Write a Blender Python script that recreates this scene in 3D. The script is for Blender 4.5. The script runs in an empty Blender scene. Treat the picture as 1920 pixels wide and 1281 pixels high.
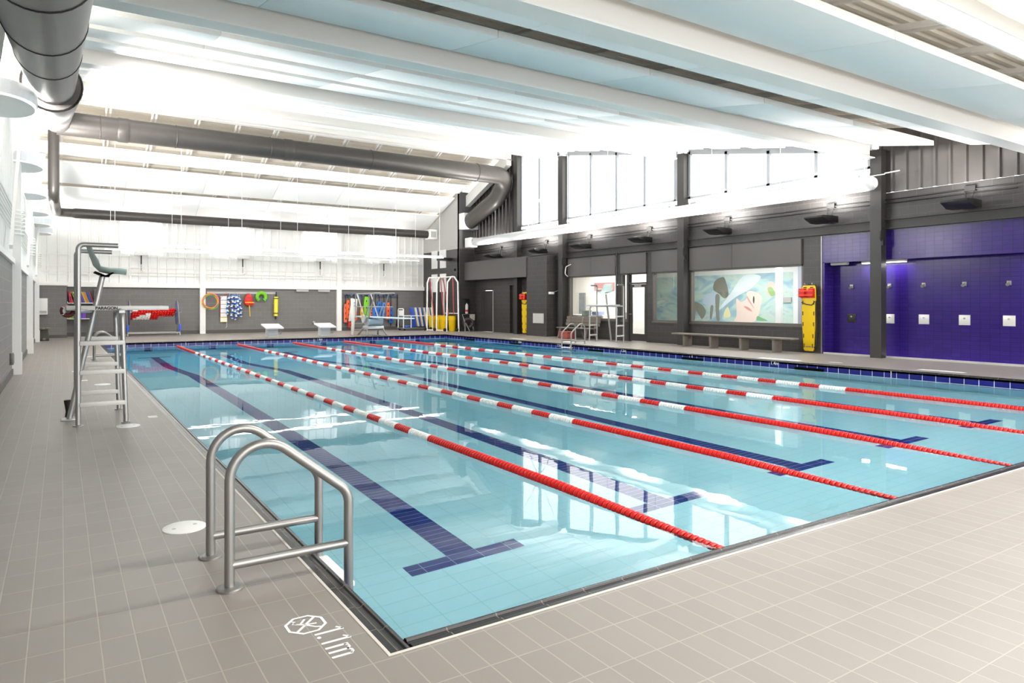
import bpy, bmesh, math, random
from mathutils import Vector, Matrix
random.seed(7)
PI = math.pi
scene = bpy.context.scene
C = scene.collection

# ---------------------------------------------------------------- camera, world, exposure
cam_d = bpy.data.cameras.new('camera'); cam = bpy.data.objects.new('camera', cam_d); C.objects.link(cam)
scene.camera = cam
cam.location = (0, 0, 1.376)
cam.rotation_euler = (PI/2, 0, -math.radians(31.99))
cam_d.sensor_width = 36; cam_d.lens = 1277.1/1920*36
cam_d.shift_x = (960-911.8)/1920; cam_d.shift_y = (569.9-640.5)/1920
cam_d.clip_start = .05; cam_d.clip_end = 200
world = bpy.data.worlds.new('world'); scene.world = world; world.use_nodes = True
bg = world.node_tree.nodes['Background']; bg.inputs[0].default_value = (1, .99, .965, 1); bg.inputs[1].default_value = 1.0
scene.view_settings.view_transform = 'Standard'; scene.view_settings.look = 'None'
scene.view_settings.exposure = 2.5; scene.view_settings.gamma = 1; scene.view_settings.use_curve_mapping = False
cy = scene.cycles
cy.use_denoising = True; cy.max_bounces = 14; cy.diffuse_bounces = 6; cy.transmission_bounces = 10
cy.glossy_bounces = 5; cy.transparent_max_bounces = 12; cy.sample_clamp_indirect = 8
UP_W = 72      # wattage of each wall uplight
TUBE_W = 34

# ---------------------------------------------------------------- materials
def lin(c):
    return tuple(((v/255)/12.92 if v/255 <= .04045 else ((v/255+.055)/1.055)**2.4) for v in c)
MATS = {}
def mat(name, rgb, rough=.5, metal=0, emit=0, spec=.5, coat=0):
    if name in MATS: return MATS[name]
    m = bpy.data.materials.new(name); m.use_nodes = True
    p = m.node_tree.nodes['Principled BSDF']; c = lin(rgb)+(1,)
    p.inputs['Base Color'].default_value = c; p.inputs['Roughness'].default_value = rough
    p.inputs['Metallic'].default_value = metal; p.inputs['Specular IOR Level'].default_value = spec
    p.inputs['Coat Weight'].default_value = coat
    if emit: p.inputs['Emission Color'].default_value = c; p.inputs['Emission Strength'].default_value = emit
    MATS[name] = m; return m
def nodes(m): return m.node_tree.nodes, m.node_tree.links, m.node_tree.nodes['Principled BSDF']
def worldvec(m, axes):
    """texture vector from world position: axes like 'YZ' """
    n, l, p = nodes(m)
    g = n.new('ShaderNodeNewGeometry'); s = n.new('ShaderNodeSeparateXYZ'); c = n.new('ShaderNodeCombineXYZ')
    l.new(g.outputs['Position'], s.inputs[0])
    for i, a in enumerate(axes): l.new(s.outputs[a], c.inputs[i])
    return c.outputs[0]
def noise_mix(m, base, amt=.08, scale=3.0):
    n, l, p = nodes(m)
    tn = n.new('ShaderNodeTexNoise'); tn.inputs['Scale'].default_value = scale; tn.inputs['Detail'].default_value = 5
    g = n.new('ShaderNodeNewGeometry'); l.new(g.outputs['Position'], tn.inputs['Vector'])
    mr = n.new('ShaderNodeMapRange'); mr.inputs['To Min'].default_value = 1-amt; mr.inputs['To Max'].default_value = 1+amt
    l.new(tn.outputs['Fac'], mr.inputs['Value'])
    mx = n.new('ShaderNodeVectorMath'); mx.operation = 'SCALE'
    if base is None: mx.inputs[0].default_value = p.inputs['Base Color'].default_value[:3]
    else: l.new(base, mx.inputs[0])
    l.new(mr.outputs[0], mx.inputs['Scale']); l.new(mx.outputs[0], p.inputs['Base Color'])
def brick(name, c1, c2, grout, axes, w, h, mortar, off=.5, rough=.5, ox=0, oy=0, var=.06, bump=.3, coat=0, spec=.5, metal=0):
    m = mat(name, c1, rough, metal, 0, spec, coat); n, l, p = nodes(m)
    v = worldvec(m, axes); mp = n.new('ShaderNodeMapping'); mp.inputs['Location'].default_value = (ox, oy, 0)
    l.new(v, mp.inputs[0])
    b = n.new('ShaderNodeTexBrick'); b.offset = off; b.squash = 1
    l.new(mp.outputs[0], b.inputs['Vector'])
    b.inputs['Color1'].default_value = lin(c1)+(1,); b.inputs['Color2'].default_value = lin(c2)+(1,); b.inputs['Mortar'].default_value = lin(grout)+(1,)
    b.inputs['Scale'].default_value = 1; b.inputs['Brick Width'].default_value = w; b.inputs['Row Height'].default_value = h
    b.inputs['Mortar Size'].default_value = mortar; b.inputs['Mortar Smooth'].default_value = .3
    noise_mix(m, b.outputs['Color'], var, 1.3)
    if bump:
        bp = n.new('ShaderNodeBump'); bp.inputs['Strength'].default_value = bump; bp.inputs['Distance'].default_value = .004; bp.invert = True
        l.new(b.outputs['Fac'], bp.inputs['Height']); l.new(bp.outputs[0], p.inputs['Normal'])
    return m

deck_m = brick('deck_tile', (140,133,126), (135,128,121), (161,153,142), 'XY', .125, .25, .0032, 0, .42, ox=.1123, oy=-4.189+.125*0, var=.05, bump=.35)
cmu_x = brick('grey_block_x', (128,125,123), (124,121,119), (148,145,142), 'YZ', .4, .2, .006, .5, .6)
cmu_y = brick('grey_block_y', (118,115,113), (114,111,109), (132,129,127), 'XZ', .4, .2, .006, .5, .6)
dark_x = brick('charcoal_block_x', (58,55,54), (54,51,50), (76,72,70), 'YZ', .4, .2, .006, .5, .42)
dark_y = brick('charcoal_block_y', (64,61,59), (60,57,55), (80,76,74), 'XZ', .4, .2, .006, .5, .42)
purple_x = brick('violet_tile_x', (46,27,108), (41,24,100), (26,18,62), 'YZ', .2, .1, .004, 0, .22, var=.15, bump=.25, spec=.3)
purple_y = brick('violet_tile_y', (46,27,108), (41,24,100), (26,18,62), 'XZ', .2, .1, .004, 0, .22, var=.15, bump=.25, spec=.3)
pool_floor_m = brick('pool_tile_floor', (250,253,248), (248,252,246), (222,234,226), 'XY', .3, .15, .003, .0, .5, var=.02, bump=0)
pool_wx = brick('pool_tile_side', (250,253,248), (248,252,246), (222,234,226), 'YZ', .25, .15, .004, 0, .4, oy=.03, var=.02, bump=0)
pool_wy = brick('pool_tile_end', (250,253,248), (248,252,246), (222,234,226), 'XZ', .25, .15, .004, 0, .4, oy=.03, var=.02, bump=0)
navy_x = brick('navy_tile_side', (32,34,118), (29,31,110), (215,218,230), 'YZ', .25, .15, .006, 0, .2, oy=.03, var=.06, bump=.2)
navy_y = brick('navy_tile_end', (32,34,118), (29,31,110), (215,218,230), 'XZ', .25, .15, .007, 0, .2, oy=.03, var=.06, bump=.2)
lanes = [2.66, 4.82, 6.97, 9.11, 11.26, 13.4]
navy_lane = [brick('navy_tile_lane_%d' % k, (30,34,128), (27,31,120), (170,182,214), 'XY', .25, .085, .0035, 0, .4, ox=-(x-.125), oy=-4.47, var=.06, bump=0) for k, x in enumerate(lanes)]
white = mat('white_paint', (240,239,236), .5)
cpanel = mat('white_acoustic_panel', (247,247,246), .8)
beamw = mat('white_steel_paint', (232,230,226), .55)
siding_w = mat('white_metal_siding', (238,238,235), .45)
siding_d = mat('grey_metal_siding', (92,88,87), .3, .6)
roofm = mat('roof_deck_paint', (232,226,216), .6)
alu = mat('brushed_aluminium', (172,171,169), .4, .8)
alu_w = mat('pale_aluminium', (205,203,199), .5, .2)
steel = mat('satin_stainless', (156,154,151), .42, .85)
ductm = mat('grey_duct_metal', (74,70,67), .42, .4)
fabric = mat('white_fabric_duct', (196,197,197), .8)
blk = mat('black_plastic', (22,22,23), .4)
blkm = mat('black_metal', (38,37,36), .45, .3)
dgrey = mat('charcoal_paint', (46,44,42), .45)
dgreyb = mat('charcoal_board', (84,80,78), .5)
lgrey = mat('light_grey_paint', (186,184,181), .6)
mgrey = mat('mid_grey_paint', (96,94,93), .6)
trimb = brick('black_coping_tile', (30,29,28), (27,26,25), (110,102,92), 'XY', .25, .25, .003, 0, .22, ox=.1123, oy=-4.189, var=.1, bump=.2)
sealant = mat('pale_grout', (206,200,190), .7)
wood = mat('weathered_wood', (118,110,101), .7)
woodd = mat('dark_weathered_wood', (84,80,72), .75)
yellow = mat('yellow_plastic', (232,192,0), .35)
red = mat('red_plastic', (206,30,22), .35)
redr = mat('red_float_plastic', (206,22,14), .35)
whitef = mat('white_float_plastic', (240,240,236), .4)
orange = mat('orange_vest', (232,96,36), .6)
salmon = mat('salmon_vest', (232,116,86), .6)
redv = mat('red_vest', (206,44,32), .6)
blue = mat('blue_foam', (36,108,200), .6)
blued = mat('royal_blue_foam', (50,84,196), .6)
green = mat('lime_foam', (118,196,24), .6)
seatm = mat('sage_grey_plastic', (172,190,186), .42)
pinks = mat('pink_strap', (196,90,100), .6)
brick_red = mat('brick_red_plastic', (158,74,62), .6)
paper = mat('white_paper', (236,236,234), .7)
tubem = mat('lit_tube', (255,255,255), .5, 0, 1.0)
signw = mat('sign_white', (240,240,238), .5)
rain = [mat('ring_'+k, c, .5) for k, c in (('red',(240,70,60)),('orange',(250,150,40)),('yellow',(245,225,50)),('green',(90,200,90)),('pink',(240,110,170)))]
noise_mix(ductm, None, .12, 2.5); noise_mix(wood, None, .15, 9); noise_mix(dgreyb, None, .05, 2)

glass = bpy.data.materials.new('window_glass'); glass.use_nodes = True
n, l = glass.node_tree.nodes, glass.node_tree.links; n.clear()
o_ = n.new('ShaderNodeOutputMaterial'); mx = n.new('ShaderNodeMixShader'); tr = n.new('ShaderNodeBsdfTransparent'); gl = n.new('ShaderNodeBsdfGlossy')
lw = n.new('ShaderNodeLayerWeight'); lw.inputs['Blend'].default_value = .5; pw = n.new('ShaderNodeMath'); pw.operation = 'POWER'; pw.inputs[1].default_value = 4
fr = n.new('ShaderNodeMath'); fr.operation = 'MULTIPLY_ADD'; fr.inputs[1].default_value = .45; fr.inputs[2].default_value = .05
l.new(lw.outputs['Facing'], pw.inputs[0]); l.new(pw.outputs[0], fr.inputs[0]); gl.inputs['Roughness'].default_value = 0
tr.inputs[0].default_value = (.95, .97, .97, 1)
l.new(fr.outputs[0], mx.inputs[0]); l.new(tr.outputs[0], mx.inputs[1]); l.new(gl.outputs[0], mx.inputs[2]); l.new(mx.outputs[0], o_.inputs[0])

waterm = bpy.data.materials.new('pool_water'); waterm.use_nodes = True
n, l = waterm.node_tree.nodes, waterm.node_tree.links; n.clear()
o_ = n.new('ShaderNodeOutputMaterial'); rf = n.new('ShaderNodeBsdfRefraction'); rf.inputs['IOR'].default_value = 1.333; rf.inputs['Roughness'].default_value = 0
gs = n.new('ShaderNodeBsdfGlossy'); gs.inputs['Roughness'].default_value = 0; fw = n.new('ShaderNodeFresnel'); fw.inputs['IOR'].default_value = 1.333
gb = n.new('ShaderNodeNewGeometry'); k1 = n.new('ShaderNodeMapRange'); k1.inputs['To Min'].default_value = .72; k1.inputs['To Max'].default_value = 1; l.new(gb.outputs['Backfacing'], k1.inputs['Value'])
k2 = n.new('ShaderNodeMath'); k2.operation = 'MULTIPLY'; l.new(fw.outputs[0], k2.inputs[0]); l.new(k1.outputs[0], k2.inputs[1])
g = n.new('ShaderNodeMixShader'); l.new(k2.outputs[0], g.inputs[0]); l.new(rf.outputs[0], g.inputs[1]); l.new(gs.outputs[0], g.inputs[2])
tn = n.new('ShaderNodeTexNoise'); tn.inputs['Scale'].default_value = 1.0; tn.inputs['Detail'].default_value = 3
gm = n.new('ShaderNodeNewGeometry'); mp = n.new('ShaderNodeMapping'); mp.inputs['Scale'].default_value = (1.6, 1.6, 1)
l.new(gm.outputs['Position'], mp.inputs[0]); l.new(mp.outputs[0], tn.inputs['Vector'])
bp = n.new('ShaderNodeBump'); bp.inputs['Strength'].default_value = .2; bp.inputs['Distance'].default_value = .006
l.new(tn.outputs['Fac'], bp.inputs['Height']); [l.new(bp.outputs[0], q.inputs['Normal']) for q in (rf, gs, fw)]; l.new(g.outputs[0], o_.inputs['Surface'])
va = n.new('ShaderNodeVolumeAbsorption'); va.inputs['Color'].default_value = (.0, .80, 1, 1); va.inputs['Density'].default_value = .26
l.new(va.outputs[0], o_.inputs['Volume'])

# ---------------------------------------------------------------- mesh helpers
EACH = {'seam_ring', 'finger_hole', 'hook', 'screw', 'suspension_wire', 'hanger_wire', 'leg', 'seat_bracket', 'platform_bearer', 'strap', 'guard_rail',
        'base_rail', 'tube_rail', 'trolley_frame', 'side_frame', 'band', 'yellow_edge', 'head_immobiliser', 'wall_arm', 'power_lead', 'chain', 'head_strap', 'brace_rod', 'side_panel', 'base_frame', 'slot', 'hand_slot'}
class MB:
    def __init__(s): s.v = []; s.f = []
    def add(s, vs, fs):
        k = len(s.v); s.v += [tuple(v) for v in vs]; s.f += [tuple(i+k for i in f) for f in fs]; return s
    def bx(s, x0, x1, y0, y1, z0, z1):
        return s.add([(x,y,z) for z in (z0,z1) for y in (y0,y1) for x in (x0,x1)],
                     [(0,2,3,1),(4,5,7,6),(0,1,5,4),(2,6,7,3),(0,4,6,2),(1,3,7,5)])
    def box(s, c, size, rot=None):
        x, y, z = [a/2 for a in size]; m = rot or Matrix.Identity(3); c = Vector(c)
        return s.add([c + m @ Vector(p) for p in [(i*x,j*y,k*z) for k in (-1,1) for j in (-1,1) for i in (-1,1)]],
                     [(0,2,3,1),(4,5,7,6),(0,1,5,4),(2,6,7,3),(0,4,6,2),(1,3,7,5)])
    def bar(s, p, q, w, h, up=(0,0,1)):
        p, q = Vector(p), Vector(q); d = (q-p); L = d.length; d.normalize()
        u = Vector(up); x = d.cross(u)
        if x.length < 1e-4: x = d.cross(Vector((1,0,0)))
        x.normalize(); z = x.cross(d); m = Matrix((x, d, z)).transposed()
        return s.box((p+q)/2, (w, L, h), m)
    def tube(s, pts, r, n=12, caps=True):
        pts = [Vector(p) for p in pts]; rs = r if isinstance(r, (list, tuple)) else [r]*len(pts)
        t0 = (pts[1]-pts[0]).normalized(); ref = Vector((0,0,1)) if abs(t0.z) < .9 else Vector((1,0,0))
        x = t0.cross(ref).normalized(); k = len(s.v); prev = t0
        for i, p in enumerate(pts):
            if i == 0: t = t0
            elif i == len(pts)-1: t = (pts[i]-pts[i-1]).normalized()
            else: t = ((pts[i]-pts[i-1]).normalized() + (pts[i+1]-pts[i]).normalized()).normalized()
            x = (x - t*x.dot(t)).normalized(); y = t.cross(x)
            for j in range(n):
                a = 2*PI*j/n; s.v.append(tuple(p + (x*math.cos(a)+y*math.sin(a))*rs[i]))
        for i in range(len(pts)-1):
            for j in range(n):
                a = k+i*n+j; b = k+i*n+(j+1) % n; s.f.append((a, b, b+n, a+n))
        if caps:
            s.f.append(tuple(k+j for j in range(n))[::-1]); e = k+(len(pts)-1)*n; s.f.append(tuple(e+j for j in range(n)))
        return s
    def lathe(s, prof, o=(0,0,0), axis=(0,0,1), n=20):
        """prof: (radius, along)"""
        a = Vector(axis).normalized(); ref = Vector((1,0,0)) if abs(a.x) < .9 else Vector((0,1,0))
        x = a.cross(ref).normalized(); y = a.cross(x); o = Vector(o); k = len(s.v)
        for r, h in prof:
            for j in range(n):
                t = 2*PI*j/n; s.v.append(tuple(o + a*h + (x*math.cos(t)+y*math.sin(t))*max(r, 1e-4)))
        for i in range(len(prof)-1):
            for j in range(n):
                p = k+i*n+j; q = k+i*n+(j+1) % n; s.f.append((p, q, q+n, p+n))
        s.f.append(tuple(k+j for j in range(n))[::-1]); e = k+(len(prof)-1)*n; s.f.append(tuple(e+j for j in range(n)))
        return s
    def prism(s, poly, axis, a, b):
        """poly of 2d points in the two other axes (in order xyz), extruded along axis from a to b"""
        i = 'xyz'.index(axis); k = len(s.v); n = len(poly)
        for h in (a, b):
            for u, w in poly:
                c = [u, w]; c.insert(i, h); s.v.append(tuple(c))
        s.f += [tuple(range(k, k+n))[::-1], tuple(range(k+n, k+2*n))]
        for j in range(n):
            q = (j+1) % n; s.f.append((k+j, k+q, k+n+q, k+n+j))
        return s
    def torus(s, c, R, r, axis=(0,0,1), n=32, m=8, arc=(0, 2*PI)):
        a = Vector(axis).normalized(); ref = Vector((0,0,1)) if abs(a.z) < .9 else Vector((1,0,0))
        x = a.cross(ref).normalized(); y = a.cross(x)*1; full = abs(arc[1]-arc[0]-2*PI) < 1e-6
        pts = [Vector(c)+(x*math.cos(t)+y*math.sin(t))*R for t in [arc[0]+(arc[1]-arc[0])*i/n for i in range(n+1)]]
        return s.tube(pts, r, m, caps=not full)
    def ball(s, c, r, n=12, sc=(1,1,1)):
        k = len(s.v); c = Vector(c); m = n//2
        for i in range(m+1):
            th = PI*i/m
            for j in range(n):
                ph = 2*PI*j/n
                s.v.append((c.x+r*sc[0]*max(math.sin(th),1e-3)*math.cos(ph), c.y+r*sc[1]*max(math.sin(th),1e-3)*math.sin(ph), c.z+r*sc[2]*math.cos(th)))
        for i in range(m):
            for j in range(n):
                a = k+i*n+j; b = k+i*n+(j+1) % n; s.f.append((a, a+n, b+n, b))
        return s
    def pieces(s):
        par = list(range(len(s.v)))
        def find(a):
            while par[a] != a: par[a] = par[par[a]]; a = par[a]
            return a
        for f in s.f:
            for i in f[1:]: par[find(i)] = find(f[0])
        gr = {}
        for f in s.f: gr.setdefault(find(f[0]), []).append(f)
        out = []
        for fs in gr.values():
            ids = sorted({i for f in fs for i in f}); mp = {a: b for b, a in enumerate(ids)}
            m = MB(); m.v = [s.v[i] for i in ids]; m.f = [tuple(mp[i] for i in f) for f in fs]; out.append(m)
        return out
    def build(s, name, m, parent=None, bevel=0, ang=38):
        if name in EACH and parent is not None:
            pc = s.pieces()
            if 1 < len(pc) <= 40: return [q.build(name, m, parent, bevel, ang) for q in pc][0]
        me = bpy.data.meshes.new(name); me.from_pydata(s.v, [], s.f); me.materials.append(m)
        bm = bmesh.new(); bm.from_mesh(me); bmesh.ops.recalc_face_normals(bm, faces=bm.faces)
        if bevel: 
            bmesh.ops.bevel(bm, geom=[e for e in bm.edges if len(e.link_faces) == 2 and e.calc_face_angle(0) > .6], offset=bevel, segments=2, affect='EDGES', profile=.5)
        bm.to_mesh(me); bm.free()
        me.polygons.foreach_set('use_smooth', [True]*len(me.polygons)); me.set_sharp_from_angle(angle=math.radians(ang))
        o = bpy.data.objects.new(name, me); C.objects.link(o)
        return attach(o, parent)
def wm(o):
    w = o.matrix_basis.copy()
    return w if o.parent is None else wm(o.parent) @ o.matrix_parent_inverse @ w
def attach(o, parent):
    """parent an object whose own coordinates are world coordinates"""
    if parent is not None: o.parent = parent; o.matrix_parent_inverse = wm(parent).inverted()
    return o
def fillet(pts, r, n=6):
    """round the corners of a polyline"""
    P = [Vector(p) for p in pts]; out = [P[0]]
    for i in range(1, len(P)-1):
        a, b, c = P[i-1], P[i], P[i+1]; u = (a-b).normalized(); w = (c-b).normalized()
        ang = u.angle(w); rr = r[i-1] if isinstance(r, (list, tuple)) else r
        if ang > PI-.02: out.append(b); continue
        d = min(rr/math.tan(ang/2), (a-b).length*.499, (c-b).length*.499); rr = d*math.tan(ang/2)
        ce = b+(u+w).normalized()*(rr/math.sin(ang/2)); s, e = b+u*d-ce, b+w*d-ce
        th = max(s.angle(e), 1e-4)
        for k in range(n+1): out.append(ce+s*(math.sin(th*(1-k/n))/math.sin(th))+e*(math.sin(th*k/n)/math.sin(th)))
    out.append(P[-1]); return out
def empty(name, loc=(0,0,0), rz=0, parent=None):
    o = bpy.data.objects.new(name, None); C.objects.link(o); o.location = loc; o.rotation_euler = (0, 0, rz); o.empty_display_size = .1
    if parent is not None: o.parent = parent
    return o
def tag(o, label, cat, group=None, kind=None):
    o['label'] = label; o['category'] = cat
    if group: o['group'] = group
    if kind: o['kind'] = kind
    return o
def thing(name, label, cat, loc=(0,0,0), rz=0, group=None):
    return tag(empty(name, loc, rz), label, cat, group)
def struct(o): o['kind'] = 'structure'; return o
def copy_tree(o, parent=None):
    c = o.copy(); C.objects.link(c)
    if parent is not None: c.parent = parent
    for ch in list(o.children): copy_tree(ch, c)
    return c
def relabel(o, label): o['label'] = label; return o
def text(body, size, loc, rot, m, parent, name='lettering', depth=.001, align='CENTER', sx=1, off=0):
    cu = bpy.data.curves.new(name, 'FONT'); cu.body = body; cu.size = size; cu.extrude = depth; cu.align_x = align; cu.align_y = 'CENTER'; cu.offset = off
    t = bpy.data.objects.new(name, cu); C.objects.link(t)
    me = bpy.data.meshes.new_from_object(t.evaluated_get(bpy.context.evaluated_depsgraph_get()))
    bpy.data.objects.remove(t); me.materials.clear(); me.materials.append(m); me.name = name
    o = bpy.data.objects.new(name, me); C.objects.link(o); o.location = loc; o.rotation_euler = rot; o.scale = (sx, 1, 1)
    return attach(o, parent)
def area(name, loc, size, size_y, power, rot=(0,0,0), color=(1,.98,.95), parent=None):
    d = bpy.data.lights.new(name, 'AREA'); d.shape = 'RECTANGLE'; d.size = size; d.size_y = size_y; d.energy = power; d.color = color
    o = bpy.data.objects.new(name, d); C.objects.link(o); o.location = loc; o.rotation_euler = rot
    return attach(o, parent)
def corrug(axis, a0, a1, z0f, z1f, base, depth, pitch=.3, rib=.06, sign=1):
    """ribbed sheet: ribs vertical. axis 'y': sheet in plane x=base running along y"""
    mb = MB(); pts = []; a = a0
    while a < a1-1e-6:
        e = min(a+pitch, a1)
        pts += [(a, 0), (max(a, e-rib*1.6), 0), (max(a, e-rib*1.2), depth), (max(a, e-rib*.4), depth)]
        a = e
    pts.append((a1, 0)); k = 0; vs = []; fs = []
    for t, d in pts:
        for zf in (z0f, z1f):
            z = zf(t) if callable(zf) else zf
            vs.append((base+sign*d, t, z) if axis == 'y' else (t, base+sign*d, z))
    for i in range(len(pts)-1): fs.append((2*i, 2*i+2, 2*i+3, 2*i+1))
    return mb.add(vs, fs)
# ================================================================= THE BUILDING
XL, XR, YB = -.8, 17.85, 33.7            # left wall, right wall, back wall
PX0, PX1, PY0, PY1 = 1.20, 14.75, 2.57, 27.16   # inside of the pool
CW = .10                                  # coping width
WL = -.18
def roofz(y, off=.0): return (3.67+off+.179*y) if y < 26.0 else (5.2+off+.41*(33.7-y))

# deck: one slab with the pool cut out
mb = MB(); ox0, ox1, oy0, oy1 = PX0-CW, PX1+CW, PY0-CW, PY1+CW
for x0, x1, y0, y1 in ((XL-.3, ox0, -5, YB+.2), (ox1, XR+.2, -5, YB+.2), (ox0, ox1, -5, oy0), (ox0, ox1, oy1, YB+.2)): mb.bx(x0, x1, y0, y1, -.2, 0)
floor = struct(mb.build('floor', deck_m))
# pale grout line round the coping, coping itself
mb = MB()
for x0, x1, y0, y1 in ((ox0-.014, ox0, oy0-.014, oy1+.014), (ox1, ox1+.014, oy0-.014, oy1+.014), (ox0, ox1, oy0-.014, oy0), (ox0, ox1, oy1, oy1+.014)): mb.bx(x0, x1, y0, y1, -.01, .0015)
j = mb.build('grout_line', sealant, floor)
mb = MB()
def nose(a, b, side):   # cross-section (offset outward u from the inner face, z)
    return [(0, -.07), (0, -.018), (.006, -.005), (.018, .002), (.03, .0025), (.036, -.006), (.05, -.0085), (.064, -.006), (.07, .0), (.1, .0), (.1, -.07)]
pr = nose(0, 0, 0)
mb.prism([(PX0-u, z) for u, z in pr], 'y', oy0, oy1); mb.prism([(PX1+u, z) for u, z in pr], 'y', oy0, oy1)
mb.prism([(PY0-u, z) for u, z in pr], 'x', PX0, PX1); mb.prism([(PY1+u, z) for u, z in pr], 'x', PX0, PX1)
cop = struct(mb.build('trim_1', trimb))

# pool basin: shallow near end, sloping deep end
D0, D1, YS0, YS1 = -1.24, -3.15, 17.4, 21.8
mb = MB()
ys = [(PY0, D0-.0), (YS0, D0-.25), (YS1, D1), (PY1, D1)]
for (ya, za), (yb, zb) in zip(ys, ys[1:]): mb.add([(PX0, ya, za), (PX1, ya, za), (PX1, yb, zb), (PX0, yb, zb)], [(0,1,2,3)])
basin = struct(mb.build('pool_basin', pool_floor_m))
def flz(y):
    for (ya, za), (yb, zb) in zip(ys, ys[1:]):
        if y <= yb: return za+(zb-za)*(y-ya)/(yb-ya)
    return D1
mb = MB()
for x in (PX0-.05, PX1): mb.bx(x, x+.05, PY0-.05, PY1+.05, -3.4, -.33)
mb.build('pool_side_wall', pool_wx, basin)
mb = MB()
for y in (PY0-.05, PY1): mb.bx(PX0, PX1, y, y+.05, -3.4, -.33)
mb.build('pool_end_wall', pool_wy, basin)
mb = MB()
for x in (PX0-.05, PX1): mb.bx(x, x+.05, PY0-.05, PY1+.05, -.33, -.03)
mb.build('waterline_tile_band', navy_x, basin)
mb = MB()
for y in (PY0-.05, PY1): mb.bx(PX0, PX1, y, y+.05, -.33, -.03)
mb.build('waterline_tile_band', navy_y, basin)
# expansion joints, wall targets and lane lines
mb = MB()
for y in (7.6, 12.9, 18.2, 23.4): mb.bx(PX1-.004, PX1, y, y+.018, -1.0, -.03)
for x in (3.9, 8.7, 13.0): mb.bx(x, x+.018, PY1-.004, PY1, -1.0, -.03)
mb.build('expansion_joint', sealant, basin)
def floor_strip(name, x0, x1, y0, y1):
    cuts = [y0]+[c for c in (YS0, YS1) if y0 < c < y1]+[y1]; mb = MB()
    for a, b in zip(cuts, cuts[1:]):
        mb.add([(x, y, flz(y)+dz) for dz in (-.02, .004) for x, y in ((x0, a), (x1, a), (x1, b), (x0, b))], [(4,5,6,7),(0,3,2,1),(0,1,5,4),(1,2,6,5),(2,3,7,6),(3,0,4,7)])
    return mb.build(name, navy_lane[i], basin)
for i, x in enumerate(lanes):
    floor_strip('lane_line', x-.125, x+.125, 4.64, 25.1)
    floor_strip('lane_line_crossbar', x-.5, x+.5, 4.47, 4.64)
    floor_strip('lane_line_crossbar', x-.5, x+.5, 25.1, 25.27)
    MB().bx(x-.125, x+.125, PY1-.004, PY1, -2.3, -.33).build('wall_target', navy_y, basin)
# return inlets (dark slots in the waterline)
for y in (9.45, 10.3+2.6, 16.9, 21.5, 24.9):
    MB().bx(PX1-.02, PX1+.01, y-.36, y+.36, WL+.004, WL+.07).build('skimmer_slot', mat('slot_black', (6,6,7), .9, spec=.1), basin)
for y, s in ((10.35, '1.4m'), (15.6, '1.5m'), (18.8, '2.5m'), (21.2, '3.0m')):
    text(s, .12, (PX1-.006, y, -.075), (PI/2, 0, -PI/2), signw, basin, 'depth_lettering')
text('1.6m', .12, (8.95, PY1-.006, -.075), (PI/2, 0, 0), signw, basin, 'depth_lettering')
# water
mb = MB().bx(PX0+.0005, PX1-.0005, PY0+.0005, PY1-.0005, -3.3, WL)
water = tag(mb.build('pool_water', waterm), 'calm clear turquoise pool water, deeper blue towards the far end', 'water', kind='stuff')

# painted depth marking on the deck: no-diving octagon and 1.1m
P = floor
ocx, ocy = .89, 2.887
oc = [(ocx+.09*math.cos(PI/8+i*PI/4), ocy+.09*math.sin(PI/8+i*PI/4)) for i in range(8)]
inn = [(ocx+.077*math.cos(PI/8+i*PI/4), ocy+.077*math.sin(PI/8+i*PI/4)) for i in range(8)]
mb = MB()
for i in range(8):
    j2 = (i+1) % 8; mb.add([oc[i]+(.0012,), oc[j2]+(.0012,), inn[j2]+(.0012,), inn[i]+(.0012,)], [(0,1,2,3)])
mb.bar((ocx-.055, ocy-.055, .001), (ocx+.055, ocy+.055, .001), .011, .001)
for a, b in (((-.05, .03), (-.005, .0)), ((-.005, 0), (.03, -.04)), ((.03, -.04), (.05, -.05)), ((-.005, 0), (.045, -.01)), ((-.02, .012), (.01, .05))): mb.bar((ocx+a[0], ocy+a[1], .001), (ocx+b[0], ocy+b[1], .001), .009, .001)
for k in range(3): mb.bar((ocx-.045+.004*(k % 2), ocy+.055-.0*k-.012*k+.0, .001), (ocx-.045+.012*((k+1) % 2), ocy+.055-.012*(k+1), .001), .005, .001)
mb.build('no_diving_marking', signw, P)
mb = MB(); q_ = lambda u, v: (.893+v, 2.775-u, .001)      # u along the reading direction, v up the letters
for u in (.0, .088): mb.bar(q_(u, 0), q_(u, .125), .0125, .001).bar(q_(u-.026, .1), q_(u, .122), .01, .001)
mb.lathe([(.009, 0), (.009, .0012)], q_(.034, .008), n=12)
for u in (.135, .175, .215): mb.bar(q_(u, 0), q_(u, .085 if u > .14 else .095), .0125, .001)
for u in (.135, .175): mb.bar(q_(u, .078), q_(u+.014, .09), .011, .001).bar(q_(u+.012, .09), q_(u+.03, .09), .011, .001).bar(q_(u+.028, .09), q_(u+.04, .078), .011, .001)
mb.build('depth_lettering', signw, P)
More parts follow.
